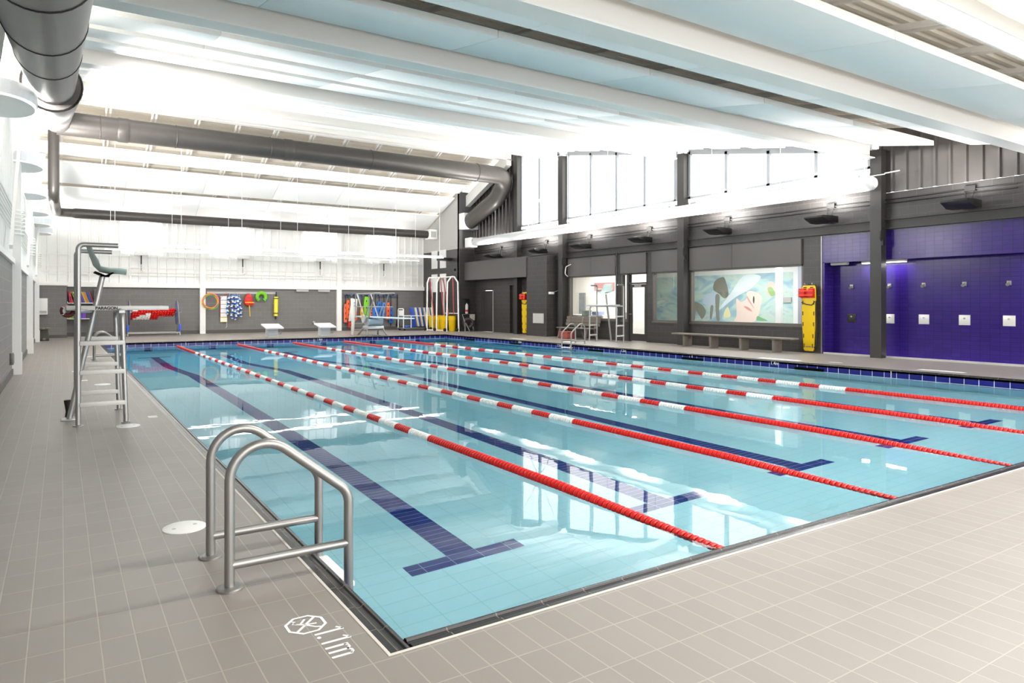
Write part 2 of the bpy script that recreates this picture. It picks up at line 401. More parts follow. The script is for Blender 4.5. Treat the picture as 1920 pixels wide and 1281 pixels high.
# floor drain covers and small marks
def disc(x, y, label, holes=True, r=.125):
    t = thing('deck_cover_plate', label, 'cover plate', (x, y, 0))
    MB().lathe([(r, 0), (r, .004), (r-.006, .007)], (x, y, 0), n=40).build('plate', white, t)
    if holes:
        mb = MB()
        for s in (-.5, .5): mb.lathe([(.012, 0), (.012, .008)], (x+s*r, y+s*.3*r, 0), n=12)
        mb.build('finger_hole', lgrey, t)
disc(.645, 4.535, 'round white deck cover plate with two finger holes beside the near grab rails')
disc(.64, 8.64, 'round white deck cover plate in front of the near lifeguard chair leg')
disc(.63, 10.9, 'round white deck cover plate behind the near lifeguard chair')
disc(.6, 13.3, 'round white deck cover plate further along the left deck', False)
for x, y, w in ((.95, 9.2, .1), (.3, 16.2, .22), (.3, 14.2, .22), (.62, 20.5, .2)):
    MB().bx(x-w/2, x+w/2, y-.08, y+.08, 0, .0012).build('deck_lettering_patch', signw, floor)
for x, y, w, d in ((15.15, 10.5, .22, 1.1), (15.4, 9.2, .1, .3), (15.3, 6.9, .2, .85), (15.2, 22.0, .2, .9), (15.6, 19.3, .2, .7)):
    MB().bx(x-w/2, x+w/2, y-d/2, y+d/2, 0, .0015).build('painted_deck_marking', signw, floor)

# ---------------------------------------------------------------- left wall
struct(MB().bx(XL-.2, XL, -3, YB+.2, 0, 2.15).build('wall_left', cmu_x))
struct(MB().bx(XL, XL+.02, -3, 32.5, 0, .12).build('baseboard_left', dgreyb))
struct(MB().bx(XL-.2, XL+.05, -3, YB, 2.15, 2.24).build('trim_2', white))
struct(corrug('y', -3, 33.7, 2.24, lambda y: roofz(y, .5), XL-.02, .035, .3).build('wall_left_siding', siding_w))
for k, y in enumerate((9.45, 16.05, 22.65, 29.3)):
    mb = MB().bx(XL, XL+.14, y, y+.2, 0, roofz(y, .1)); mb.bx(XL, XL+.155, y-.02, y+.22, 0, .42)
    col = struct(mb.build('left_wall_column', white))
    # haunch brace to the beam
    MB().prism([(XL, roofz(y)-1.6), (XL+.16, roofz(y)-1.6), (XL+.34, roofz(y)-.2), (XL, roofz(y)-.2)], 'y', y+.03, y+.17).build('haunch', white, col)
    if k == 0: continue
    MB().bar((XL+.115, y-2.6, 2.3), (XL+.115, y-.1, 4.4), .05, .08).build('diagonal_brace', white, col)
# conduits running along the left wall, stepping round the columns
for k in range(7):
    z = 2.72+.075*k; pts = [(XL+.04, -2, z)]
    for y in (9.45, 16.05, 22.65, 29.3): pts += [(XL+.04, y-.25, z), (XL+.19, y-.1, z), (XL+.19, y+.3, z), (XL+.04, y+.45, z)]
    pts.append((XL+.04, 32.4, z))
    tag(MB().tube(fillet(pts, .05, 3), .014, 6).build('conduit_pipe', white), 'thin white conduit along the left wall, %s of the bundle of seven' % ('lowest', 'second from bottom', 'third from bottom', 'middle', 'third from top', 'second from top', 'topmost')[k], 'pipe', 'white conduits on the left wall')
t = thing('wall_socket', 'grey metal outlet box low on the left block wall', 'socket', (XL, 15.3, .25))
MB().bx(XL, XL+.06, 15.22, 15.38, .25, .47).build('housing', mat('outlet_grey', (110,108,106), .4, .5), t, .006); MB().bx(XL+.06, XL+.07, 15.24, 15.36, .28, .44).build('cover', steel, t)
# half-round uplights on the left wall
ups = [(11.6, 'nearest'), (16.6, 'second nearest'), (21.0, 'third nearest'), (25.0, 'fourth nearest'), (28.6, 'second farthest'), (32.0, 'farthest')]
for y, w in ups:
    t = thing('wall_uplight', 'white half-round uplight high on the left wall, %s to the camera' % w, 'wall light', (XL, y, 4.1), 0, 'half-round uplights on the left wall')
    def half(r): return [(XL+.02, y-r*1.1)]+[(XL+.06+r*.72*math.sin(a), y-r*1.1*math.cos(a)) for a in [PI*i/16 for i in range(17)]]+[(XL+.02, y+r*1.1)]
    MB().prism(half(.6), 'z', 4.12, 4.16).build('bottom_plate', white, t)
    a, b = half(.64), half(.62); mb = MB(); n_ = len(a)
    for i in range(n_-1): mb.add([a[i]+(4.15,), a[i+1]+(4.15,), a[i+1]+(4.34,), a[i]+(4.34,), b[i]+(4.15,), b[i+1]+(4.15,), b[i+1]+(4.34,), b[i]+(4.34,)], [(0,1,2,3),(4,7,6,5),(3,2,6,7),(0,4,5,1)])
    mb.build('rim', mat('translucent_white_rim', (226,230,234), .35), t)
    area('lamp', (XL+.3, y, 4.32), .4, .8, UP_W*(1.5 if y < 12 else 2.3 if y < 18 else 2.8 if y < 22 else 1.8 if y < 26 else .12), (PI, .85, 0), parent=t)

# ---------------------------------------------------------------- back wall
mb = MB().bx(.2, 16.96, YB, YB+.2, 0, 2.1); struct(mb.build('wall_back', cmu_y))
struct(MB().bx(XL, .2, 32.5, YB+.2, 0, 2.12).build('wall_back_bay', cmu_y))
struct(MB().bx(.2, 16.96, YB-.02, YB, 0, .16).build('baseboard_back', dgreyb))
struct(MB().bx(XL, .215, 32.48, 32.5, 0, .12).build('baseboard_bay', dgreyb))
struct(MB().bx(XL, 16.96, YB-.12, YB+.1, 2.1, 2.3).build('trim_3', white))
struct(MB().bx(XL, .25, 32.45, YB, 2.12, 2.2).build('trim_4', white))
struct(corrug('x', XL, 17, 2.3, 5.9, YB+.02, .045, .38, sign=-1).build('wall_back_siding', siding_w))
for x in (5.43, 11.97): struct(MB().bx(x, x+.24, YB-.16, YB+.02, 0, 5.6).build('back_wall_column', white))
for k, z in enumerate((2.62, 2.75, 2.95, 3.45)): struct(MB().bx(XL, 16.9, YB-.07, YB-.045, z, z+.03).build('back_wall_girt', white))
mb = MB()
for a, b in (((5.7, 2.4), (9.5, 5.3)), ((5.7, 5.3), (9.5, 2.4)), ((9.0, 2.4), (11.9, 4.6))): mb.bar((a[0], YB-.09, a[1]), (b[0], YB-.09, b[1]), .012, .012)
struct(mb.build('brace_rod', white))
skym = mat('translucent_daylight_panel', (255,255,255), .6, 0, .16)
for k, (x0, x1) in enumerate(((2.2, 3.85), (5.9, 7.2), (10.3, 12.0), (13.55, 15.3))):
    w = struct(corrug('x', x0, x1, 3.6, 5.2, YB-.005, .045, .38, sign=-1).build('window_%d' % (k+10), skym))
for k, x in enumerate((3.0, 7.3, 11.05, 14.5)):
    w = ('leftmost', 'second from the left', 'third from the left', 'rightmost')[k]
    t = thing('wall_light', 'white box light with dark pull chain on the far white siding, %s' % w, 'wall light', (x, YB-.1, 3.5), 0, 'box lights on the far wall')
    MB().bx(x-.27, x+.27, YB-.4, YB-.06, 3.5, 3.68).build('housing', white, t, .02)
    mb = MB().tube([(x, YB-.25, 3.5), (x, YB-.25, 3.12)], .028, 6)
    for q in range(4): mb.ball((x, YB-.25, 3.08-.07*q), .022, 6)
    mb.build('chain', blk, t)
    MB().ball((x+.07, YB-.2, 2.82), .06, 8).build('weight', white, t)
    area('lamp', (x, YB-.35, 3.72), .4, .3, UP_W*.05, (PI, 0, 0), parent=t)

# ---------------------------------------------------------------- right wall
DY = 1.0
mb = MB()
for y0, y1, z0, z1 in ((11.06, 11.62, 0, 2.5), (11.62, 15.7, 0, .76), (15.7, 16.1, 0, 2.5), (16.1, 17.4, 0, .76), (17.4, 17.66, 0, 2.5), (19.0, 19.27, 0, .76), (19.0, 19.27, .76, 2.5), (19.27, 22.1, 0, .76), (22.1, 25.4, 0, 2.5),
                       (26.5, 28.0, 0, 2.5), (28.95, 29.75, 0, 2.5), (28.0, 28.95, 2.04, 2.5), (25.4, 26.5, 2.25, 2.5), (11.06, 29.75, 2.5, 3.25), (9.5, 29.75, 3.25, 4.46), (-3, 9.5, 3.25, 4.2)): mb.bx(XR, XR+.2, y0, y1, z0, z1)
struct(mb.build('wall_right', dark_x))
mb = MB()
for y0, y1 in ((11.64, 13.98), (13.99, 15.68), (16.1, 17.4), (17.68, 19.0), (19.27, 20.66), (20.67, 22.1)): mb.bx(XR-.07, XR+.05, y0, y1, 2.5, 3.22)
struct(mb.build('trim_5', dgreyb))
struct(MB().bx(XR-.1, XR+.02, -3, 29.75, 3.27, 3.3).bx(XR-.1, XR+.02, -3, 29.75, 3.5, 3.53).bx(XR-.03, XR, -3, 29.75, 3.3, 3.5).build('trim_6', dgrey))
mb = MB().bx(XR-.01, XR, 11.06, 17.66, 0, .1).bx(XR-.01, XR, 19, 24, 0, .1); struct(mb.build('baseboard_right', dgrey))
struct(corrug('y', 9.5, 29.75, 4.46, 4.76, XR, .04, .3, sign=-1).build('wall_right_siding', mat('light_siding_strip', (150,150,152), .35, .3)))
struct(corrug('y', 25.65, 29.75, 4.46, lambda y: roofz(y, .4), XR-.01, .05, .3, sign=-1).build('wall_right_siding', siding_d))
struct(corrug('y', -3, 9.5, 4.2, lambda y: roofz(y, .55), XR-.01, .06, .33, sign=-1).build('wall_right_siding', siding_d))
struct(MB().bx(XR-.05, XR+.1, 9.5, 25.65, 4.76, 4.88).build('window_sill', white))
# clerestory windows between the columns
def clere(n, y0, y1, k):
    mb = MB(); zt = lambda y: roofz(y, -.02)
    def post(y, w=.07): mb.add([(XR+dx, y+dy, z) for dx in (-.04, .06) for dy in (-w/2, w/2) for z in (4.88, zt(y))], [(0,1,3,2),(4,6,7,5),(0,4,5,1),(2,3,7,6),(1,5,7,3),(0,2,6,4)])
    for i in range(k+1): post(y0+(y1-y0)*i/k, .1 if 0 < i < k else .16)
    for z0, h in ((4.88, .07),): mb.bx(XR-.04, XR+.06, y0, y1, z0, z0+h)
    mb.add([(XR+dx, y, zt(y)+dz) for dx in (-.04, .06) for y in (y0, y1) for dz in (-.09, .12)], [(0,1,3,2),(4,6,7,5),(0,4,5,1),(2,3,7,6),(1,5,7,3),(0,2,6,4)])
    w = struct(mb.build('window_%d' % n, mat('white_window_frame', (140,144,150), .4)))
    for i in range(k):
        a, b = y0+(y1-y0)*i/k+.05, y0+(y1-y0)*(i+1)/k-.05
        MB().add([(XR+.02, a, 4.95), (XR+.02, b, 4.95), (XR+.02, b, zt(b)-.09), (XR+.02, a, zt(a)-.09)], [(0,1,2,3)]).build('pane', glass, w)
    return w
clere(1, 9.7, 15.75, 4); clere(2, 16.3, 22.2, 4); w3 = clere(3, 22.75, 25.55, 2)
MB().tube([(XR-.12, 22.9, 7.3), (XR-.12, 25.3, 4.3)], .015, 6).tube([(XR-.12, 25.3, 7.7), (XR-.12, 22.9, 4.3)], .015, 6).build('brace_rod', white, w3)
# columns of the right wall
for y, h in ((9.32, 5.3), (15.75, 6.4), (22.2, 7.5), (25.5, 8.1)):
    mb = MB().bx(XR-.27, XR-.01, y, y+.24, 0, h); mb.bx(XR-.29, XR-.27, y-.02, y+.26, 0, h)
    col = struct(mb.build('right_wall_column', dgrey))
    if y < 24:
        MB().tube(fillet([(XR-.2, y-.03, 3.3), (XR-.33, y-.03, 3.25), (XR-.33, y-.03, 3.0), (XR-.26, y-.03, 2.95)], .1, 5), .018, 8).bx(XR-.3, XR-.2, y-.07, y-.02, 2.85, 3.0).build('flexible_conduit', blkm, col)
# service pillar and alcove
struct(MB().bx(17.3, XR, 22.9, 24.35, 0, 3.42).build('wall_pillar', dark_y))
struct(MB().bx(17.295, 17.3, 22.9, 24.35, 0, 3.42).build('wall_pillar_face', dark_x))
struct(MB().bx(17.25, XR, 24.35, 29.7, 2.56, 3.46).build('wall_fascia', dgreyb))
t = thing('ventilation_grille', 'pale grey louvred grille on the near face of the dark block pillar side', 'grille', (17.28, 23.5, .55))
MB().bx(17.265, 17.293, 23.1, 23.85, .55, .97).build('frame', lgrey, t)
mb = MB(); [mb.bx(17.258, 17.268, 23.15, 23.8, .59+.045*q, .615+.045*q) for q in range(8)]; mb.build('louvre', mat('grille_slat', (205,203,200), .5), t)
t = thing('handrail_bracket', 'small white wall bracket on the shaded face of the pillar', 'bracket', (17.5, 22.6, 1.86))
MB().bx(17.38, 17.62, 22.8, 22.9, 1.78, 1.88).build('plate', white, t, .01); MB().tube([(17.55, 22.85, 1.85), (17.8, 22.7, 1.95)], .015).build('arm', steel, t)
# dark doors in the alcove
d = struct(MB().bx(XR+.02, XR+.07, 28.02, 28.93, .01, 2.02).build('door_1', mat('black_door', (52,50,49), .3)))
MB().bx(XR-.02, XR, 27.95, 28.0, 0, 2.1).bx(XR-.02, XR, 28.95, 29.0, 0, 2.1).bx(XR-.02, XR, 27.95, 29.0, 2.04, 2.1).build('door_frame', dgrey, d)
MB().bx(XR-.035, XR-.01, 27.9, 27.94, 0, 2.05).build('door_edge_strip', mat('edge_strip', (170,168,166), .4), d)
d = struct(MB().bx(XR+.12, XR+.16, 25.4, 26.5, 0, 2.25).build('door_2', dgrey))
# far corner: side wall and its return
mb = MB().bx(16.96, 17.16, 29.75, YB+.2, 0, 4.15).bx(16.96, 18.2, 29.7, 29.9, 0, 4.15); struct(mb.build('wall_corner', dark_x))
mb = MB(); y0, y1 = 29.75, YB
mb.add([(x, y, z) for x in (16.97, 17.15) for y, z in ((y0, 4.15), (y1, 4.15), (y1, roofz(y1, .3)), (y0, roofz(y0, .3)))], [(0,1,2,3),(7,6,5,4),(0,4,5,1),(1,5,6,2),(2,6,7,3),(3,7,4,0)])
struct(mb.build('wall_corner_upper', lgrey))
struct(MB().bx(16.97, 18.2, 29.72, 29.9, 4.15, 7.0).build('wall_corner_return', mgrey))

# ---------------------------------------------------------------- showers
SX = 18.25
mb = MB().bx(XR, XR+.2, -1, 11.06, 2.53, 3.25); struct(mb.build('wall_shower_band', purple_x))
mb = MB().bx(SX, SX+.2, -1, 11.06, 0, 2.6); struct(mb.build('wall_shower', purple_x))
struct(MB().bx(XR, SX, 10.98, 11.06, 0, 2.53).build('wall_shower_end', purple_y))
struct(MB().bx(XR, SX, -1, 11.06, 2.5, 2.53).build('ceiling_shower', purple_y))
struct(MB().bx(XR-.02, XR+.03, -1, 11.0, 0, .03).build('trim_7', mat('shower_curb', (40,34,96), .3)))
struct(MB().bx(XR-.03, XR-.02, -1, 11.0, .0, .05).bx(XR+.03, XR+.05, -1, 11.0, .03, .045).build('trim_8', lgrey))
struct(MB().bx(XR-.015, XR+.01, 11.05, 11.08, 0, 3.25).build('trim_9', steel))
wd = ['farthest, half hidden in shade', 'second farthest, beside the dark column', 'middle', 'second nearest', 'nearest']
for k, y in enumerate((10.45, 9.45, 8.62, 7.72, 6.82)):
    t = thing('shower', 'wall shower with push panel on violet tiles, %s' % wd[k], 'shower', (SX, y, 0), 0, 'showers on the violet wall')
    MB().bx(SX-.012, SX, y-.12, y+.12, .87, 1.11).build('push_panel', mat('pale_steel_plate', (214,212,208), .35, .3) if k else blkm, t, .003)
    mb = MB().lathe([(.022, 0), (.022, .02), (.012, .03)], (SX-.012, y, 1.03), (-1,0,0), 12)
    mb.build('push_button', steel, t)
    mb = MB(); [mb.ball((SX-.014, y+a, .99+b), .006, 6) for a in (-.1, .1) for b in (-.1, .1)]; mb.build('screw', steel, t)
    MB().bx(SX-.02, SX, y-.045, y+.045, 1.8, 1.9).build('rose_plate', steel, t, .004)
    MB().lathe([(.015, 0), (.02, .05), (.035, .09), (.036, .1)], (SX-.02, y, 1.86), (-1, 0, -.6), 14).build('shower_head', steel, t)
for k, (y0, y1) in enumerate(((8.95, 10.05), (5.2, 6.35), (10.45, 10.9))):
    t = thing('linear_light', ('slim ceiling light under the violet band behind the dark column', 'slim ceiling light under the violet band at the right edge', 'unlit slim fitting at the far end of the shower recess')[k], 'light', (18.05, (y0+y1)/2, 2.46))
    MB().bx(18.0, 18.12, y0, y1, 2.45, 2.5).build('housing', lgrey, t)
    MB().bx(17.99, 18.13, y0+.02, y1-.02, 2.435, 2.45).build('diffuser', tubem if k < 2 else lgrey, t)
    if k < 2: area('lamp', (18.05, (y0+y1)/2, 2.42), .1, y1-y0, 3, parent=t)
# ---------------------------------------------------------------- rooms behind the glass
roomw = mat('cream_room_wall', (232,228,220), .7)
mb = MB().bx(21.2, 21.4, 20.8, 26.2, 0, 3.0).bx(XR+.2, 21.2, 26.1, 26.2, 0, 3).bar((18.06, 17.53, 1.5), (21.25, 20.86, 1.5), .1, 3.0); struct(mb.build('wall_office', roomw))
struct(MB().bx(XR+.2, 21.4, 10.6, 26.2, 3.0, 3.1).build('ceiling_office', roomw))
struct(MB().bx(20.8, 21.0, 10.6, 20.3, 0, 3.0).bx(XR+.2, 21, 11.1, 11.2, 0, 3.0).build('wall_lobby', white))
struct(MB().bx(XR+.2, 21.4, 10.6, 26.2, -.1, -.005).build('floor_office', mat('room_floor', (150,148,150), .4)))
def room_light(x0, x1, y0, y1, lab, p):
    t = thing('ceiling_light', lab, 'light', ((x0+x1)/2, (y0+y1)/2, 3.0)); MB().bx(x0, x1, y0, y1, 2.95, 2.99).build('diffuser', tubem, t)
    area('lamp', ((x0+x1)/2, (y0+y1)/2, 2.93), x1-x0, y1-y0, p, parent=t)
room_light(19.8, 20.1, 20.5, 24.5, 'long ceiling light inside the cream office', 34)
room_light(19.0, 19.3, 11.5, 16.5, 'long ceiling light in the lobby with the painted wall', 26)
# window frames of the right wall
def iwin(n, y0, y1, z0=.76, z1=2.5, w=.05):
    mb = MB().bx(XR, XR+.15, y0, y0+w, z0, z1).bx(XR, XR+.15, y1-w, y1, z0, z1).bx(XR, XR+.15, y0, y1, z0, z0+w).bx(XR, XR+.15, y0, y1, z1-w, z1)
    mb.bx(XR-.03, XR, y0-.03, y1+.03, z0-.05, z0)
    o = struct(mb.build('window_%d' % n, mat('dark_window_frame', (96,90,84), .4))); MB().bx(XR+.07, XR+.08, y0+w, y1-w, z0+w, z1-w).build('pane', glass, o)
iwin(4, 11.62, 15.7); iwin(5, 16.1, 17.4); iwin(6, 19.27, 22.1); iwin(7, 18.68, 19.0)
d = struct(MB().bx(XR, XR+.15, 17.66, 17.72, 0, 2.5).bx(XR, XR+.15, 18.6, 18.68, 0, 2.5).bx(XR, XR+.15, 17.66, 18.68, 2.1, 2.16).bx(XR, XR+.15, 17.66, 18.68, 2.46, 2.5).build('door_3', dgrey))
MB().bx(XR+.03, XR+.08, 17.73, 17.84, .02, 2.09).bx(XR+.03, XR+.08, 18.48, 18.59, .02, 2.09).bx(XR+.03, XR+.08, 17.84, 18.48, .02, .28).bx(XR+.03, XR+.08, 17.84, 18.48, 1.98, 2.09).build('door_leaf', dgrey, d)
MB().bx(XR+.05, XR+.06, 17.84, 18.48, .28, 1.98).bx(XR+.05, XR+.06, 17.72, 18.6, 2.16, 2.46).build('pane', glass, d)
MB().bx(XR-.03, XR+.03, 17.95, 18.3, 2.0, 2.06).build('door_closer', steel, d); MB().tube([(XR+.03, 18.54, 1.0), (XR-.04, 18.54, 1.0), (XR-.04, 18.42, 1.0)], .014).build('door_handle', steel, d)
struct(MB().bx(XR, XR+.15, 18.66, 19.0, 0, .76).build('wall_sidelight_base', dark_x))
# ================================================================= ROOF, BEAMS, PANELS
def slab_y(mb, x0, x1, y0, y1, zf0, zf1, th):
    return mb.add([(x, y, z+d) for d in (0, th) for x in (x0, x1) for y, z in ((y0, zf0), (y1, zf1))], [(0,2,3,1),(4,5,7,6),(0,1,5,4),(2,6,7,3),(0,4,6,2),(1,3,7,5)])
def ribroof(y0, y1, off):
    mb = MB(); n_ = int((y1-y0)/.2); pts = []
    for i in range(n_):
        a = y0+(y1-y0)*i/n_; w = (y1-y0)/n_
        pts += [(a, 0), (a+w*.35, 0), (a+w*.5, .05), (a+w*.85, .05)]
    pts.append((y1, 0)); vs = [(x, y, roofz(min(y, 25.99) if y1 <= 26 else y, off)+d) for y, d in pts for x in (XL-.3, 18.3)]
    return mb.add(vs, [(2*i, 2*i+1, 2*i+3, 2*i+2) for i in range(len(pts)-1)])
ceil = struct(ribroof(-1, 26, .55).build('ceiling', roofm))
b_ = ribroof(26.0, YB+.3, .6).build('ceiling_back_slope', roofm, ceil)
def ibeam(y, z, h, fw=.3, x0=XL, x1=XR-.2):
    mb = MB().bx(x0, x1, y+fw/2-.012, y+fw/2+.012, z+.02, z+h).bx(x0, x1, y, y+fw, z, z+.025).bx(x0, x1, y, y+fw, z+h-.02, z+h)
    return struct(mb.build('roof_beam', beamw))
beams = (2.2, 5.56, 9.45, 16.0, 22.5)
for y in beams: ibeam(y, roofz(y)-.28-(.0 if y > 3 else -.25), .80)
ibeam(26.0, 8.0, .7)
# sloping rafter seen at the back right
mb = MB(); mb.add([(x, y, z) for x in (17.35, 17.6) for y, z in ((26.0, 7.75), (33.6, 4.75), (33.6, 5.25), (26.0, 8.35))], [(0,1,2,3),(7,6,5,4),(0,4,5,1),(1,5,6,2),(2,6,7,3),(3,7,4,0)])
struct(mb.build('sloping_rafter', beamw))
rows = [(-.9, .5), (1.1, 2.05), (4.15, 5.45), (6.05, 7.25), (8.0, 9.35), (10.4, 11.45), (11.87, 12.95), (13.38, 14.35), (14.77, 15.9), (16.7, 17.8), (18.2, 19.3), (19.7, 20.8), (21.2, 22.3), (23.2, 24.3), (24.7, 25.8)]
for y0, y1 in rows:
    mb = MB(); x = XL+.1; L = 2.95
    while x < XR-.6:
        xe = min(x+L-.012, XR-.45); slab_y(mb, x, xe, y0, y1, roofz(y0), roofz(y1), .11); x += L
    mb.build('acoustic_panel_row', cpanel, ceil, .008)
for y0, y1 in ((27.2, 28.25), (28.95, 29.6), (30.05, 31.45), (31.75, 33.3)):
    mb = MB(); x = XL+.1; L = 2.95
    while x < 16.8:
        xe = min(x+L-.012, 16.9); slab_y(mb, x, xe, y0, y1, roofz(y0), roofz(y1), .06); x += L
    mb.build('acoustic_panel_row', cpanel, ceil, .006)
# purlins across the gaps, zigzag joists along them
mb = MB(); x = XL+.6
while x < XR-.2:
    for dx in (0, .16): mb.bar((x+dx, -1, roofz(-1, .42)), (x+dx, 25.9, roofz(25.9, .42)), .05, .07)
    x += 1.55
mb.build('purlin_row', beamw, ceil)
mb = MB(); x = XL+.7
while x < 16.8:
    for dx in (0, .13): mb.bar((x+dx, 26.3, roofz(26.3, .3)), (x+dx, YB, roofz(YB, .3)), .05, .1)
    x += 1.45
mb.build('purlin_row', beamw, ceil)
for y in (7.62, 11.65, 13.15, 3.7):
    mb = MB(); z0, z1 = roofz(y, .14), roofz(y, .46); mb.bx(XL, XR-.3, y-.03, y+.03, z1, z1+.04); x = XL+.5; up = 1
    while x < XR-.6:
        mb.bar((x, y, z0 if up else z1), (x+.35, y, z1 if up else z0), .02, .04); x += .35
        if up: x += .25
        up = 1-up
    mb.build('zigzag_joist', beamw, ceil)

# ---------------------------------------------------------------- lights in the roof
for y, x0, x1, w, p in ((3.28, 2.5, 12.5, 'long bright ceiling light strip beside the bare roof deck gap', 1.0), (12.75, 0, 0, '', 0)):
    if not w: continue
    t = thing('ceiling_light', w, 'light', ((x0+x1)/2, y, roofz(y)))
    MB().bx(x0, x1, y-.13, y+.13, roofz(y)-.05, roofz(y)+.12).build('housing', white, t); MB().bx(x0, x1, y-.09, y+.09, roofz(y)-.062, roofz(y)-.045).build('diffuser', tubem, t)
    area('lamp', ((x0+x1)/2, y, roofz(y)-.08), x1-x0, .16, TUBE_W*2, parent=t); area('lamp', ((x0+x1)/2, y, roofz(y)+.14), x1-x0, .2, TUBE_W*.35, (PI, 0, 0), parent=t)  # second lamp faces up, added to brighten the bare deck gap
for y, x1, w in ((28.7, 15.5, 'nearer of two long pendant light tubes before the far wall'), (31.3, 15.5, 'farther of two long pendant light tubes before the far wall')):
    t = thing('pendant_light', w, 'light', (8.5, y, 3.6)); x0 = 1.5
    MB().bx(x0, x1, y-.05, y+.05, 3.57, 3.67).build('housing', white, t); MB().bx(x0, x1, y-.04, y+.04, 3.555, 3.57).build('diffuser', tubem, t)
    mb = MB()
    for q in range(7): xx = x0+.2+(x1-x0-.4)*q/6; mb.tube([(xx, y, 3.67), (xx, y, roofz(y, .3))], .008, 5)
    mb.build('suspension_wire', white, t)
    area('lamp', ((x0+x1)/2, y, 3.54), x1-x0, .1, TUBE_W*.7, parent=t); area('lamp', ((x0+x1)/2, y, 3.69), x1-x0, .1, TUBE_W*.2, (PI, 0, 0), parent=t)

# ---------------------------------------------------------------- ducts
def dz(y): return 7.2-.179*(25.8-y)
t = thing('round_duct', 'large grey round duct descending along the left side of the roof to the ridge', 'duct', (-.1, 15, 4))
mb = MB().tube([(-.12, y, dz(y)) for y in (-1, 1.2, 4.85, 6.85, 8.9, 13.05)], .32, 32); mb.build('duct_run', ductm, t)
mb = MB()
for y in (1.2, 4.85, 6.85, 8.9): mb.torus((-.12, y, dz(y)), .322, .007, (0, 1, .179), 32, 6)
mb.build('seam_ring', mat('dark_seam', (50,48,46), .4, .5), t)
mb = MB().tube([(-.12, 13.0, dz(13.0)), (-.12, 13.4, dz(13.4)), (-.12, 17, dz(17)), (-.12, 24.5, 6.97), (-.1, 25.45, 7.15)], [.43, .43, .40, .36, .36], 32); mb.build('wider_section', ductm, t)
mb = MB().torus((-.12, 13.0, dz(13)), .42, .02, (0, 1, .179), 32, 6); mb.build('collar', mat('dark_seam', (50,48,46), .4, .5), t)
t = thing('round_duct', 'large grey round duct crossing below the ridge and bending down at the right', 'duct', (8, 25.9, 7.2))
path = fillet([(-.12, 25.85, 7.2), (17.32, 25.85, 7.2), (17.32, 26.8, 6.3), (17.35, 29.3, 5.48), (17.35, 29.6, 5.48)], [1.0, .8, .5], 10)
MB().tube(path[:-1], .385, 32).build('duct_run', ductm, t)
mb = MB()
for x in (1.1, 3.4, 6.6, 10.6, 15.6): mb.torus((x, 25.85, 7.2), .388, .014, (1,0,0), 32, 6)
for x in (1.6, 7.1): mb.lathe([(.39, 0), (.405, .05), (.405, .3), (.39, .35)], (x, 25.85, 7.2), (1,0,0), 32)
mb.build('seam_ring', ductm, t)
t = thing('round_duct', 'slim grey duct dropping at the left and running along the far wall', 'duct', (8, 32.3, 5.05))
p = fillet([(-.21, 27.6, 7.3), (-.21, 27.6, 5.0), (-.14, 32.25, 5.05), (16.45, 32.25, 5.05)], [.4, .3], 8)
MB().tube(p[:-1]+[(.4, 32.25, 5.05)], .17, 24).build('drop_section', ductm, t)
MB().tube([(.35, 32.25, 5.05), (.5, 32.25, 5.05), (16.45, 32.25, 5.05)], [.16, .2, .2], 24).build('duct_run', ductm, t)
mb = MB(); [mb.torus((x, 32.25, 5.05), .2, .012, (1,0,0), 24, 6) for x in (3.0, 7.9, 12.0)]; mb.build('seam_ring', ductm, t)
for nm, lab, c, s in (('duct_box', 'white box where the slim far duct enters the corner wall', (16.7, 32.25, 5.05), (.5, .5, .52)),
                  ('duct_box', 'white box where the big grey duct ends, above the fabric duct', (17.35, 29.45, 5.5), (.85, .5, .8)),
                  ('duct_box', 'small white box at the far end of the white fabric duct', (17.35, 29.2, 4.42), (.42, .55, .48))):
    t = thing(nm, lab, 'box', c); MB().box(c, s).build('housing', white, t, .02)
    if s[0] > .8: MB().lathe([(.12, 0), (.12, .012)], (17.15, 29.2, 5.5), (0,-1,0), 16).build('round_cover', lgrey, t)
    else: MB().box((c[0], c[1]-s[1]/2-.005, c[2]), (s[0]*.6, .01, s[2]*.6)).build('access_panel', lgrey, t)
t = thing('fabric_duct', 'long white fabric air duct running below the clerestory windows', 'duct', (17.35, 19, 4.42))
MB().lathe([(.12, 0), (.17, .12), (.185, .3), (.185, 19.4), (.17, 19.55), (.12, 19.62)], (17.35, 28.95, 4.42), (0, -1, 0), 28).build('fabric_tube', fabric, t)
MB().tube([(17.35, 9.1, 4.6), (17.35, 28.9, 4.6)], .012, 6).tube([(17.35, 9.1, 4.62), (17.35, 8.75, 4.63)], .015, 6).build('support_rail', white, t)
mb = MB()
for y in (9.6, 12.0, 14.4, 16.8, 19.2, 21.6, 24.0, 27.0): mb.tube([(17.35, y, 4.6), (17.35, y, roofz(y)-.0)], .006, 5)
mb.build('hanger_wire', white, t)

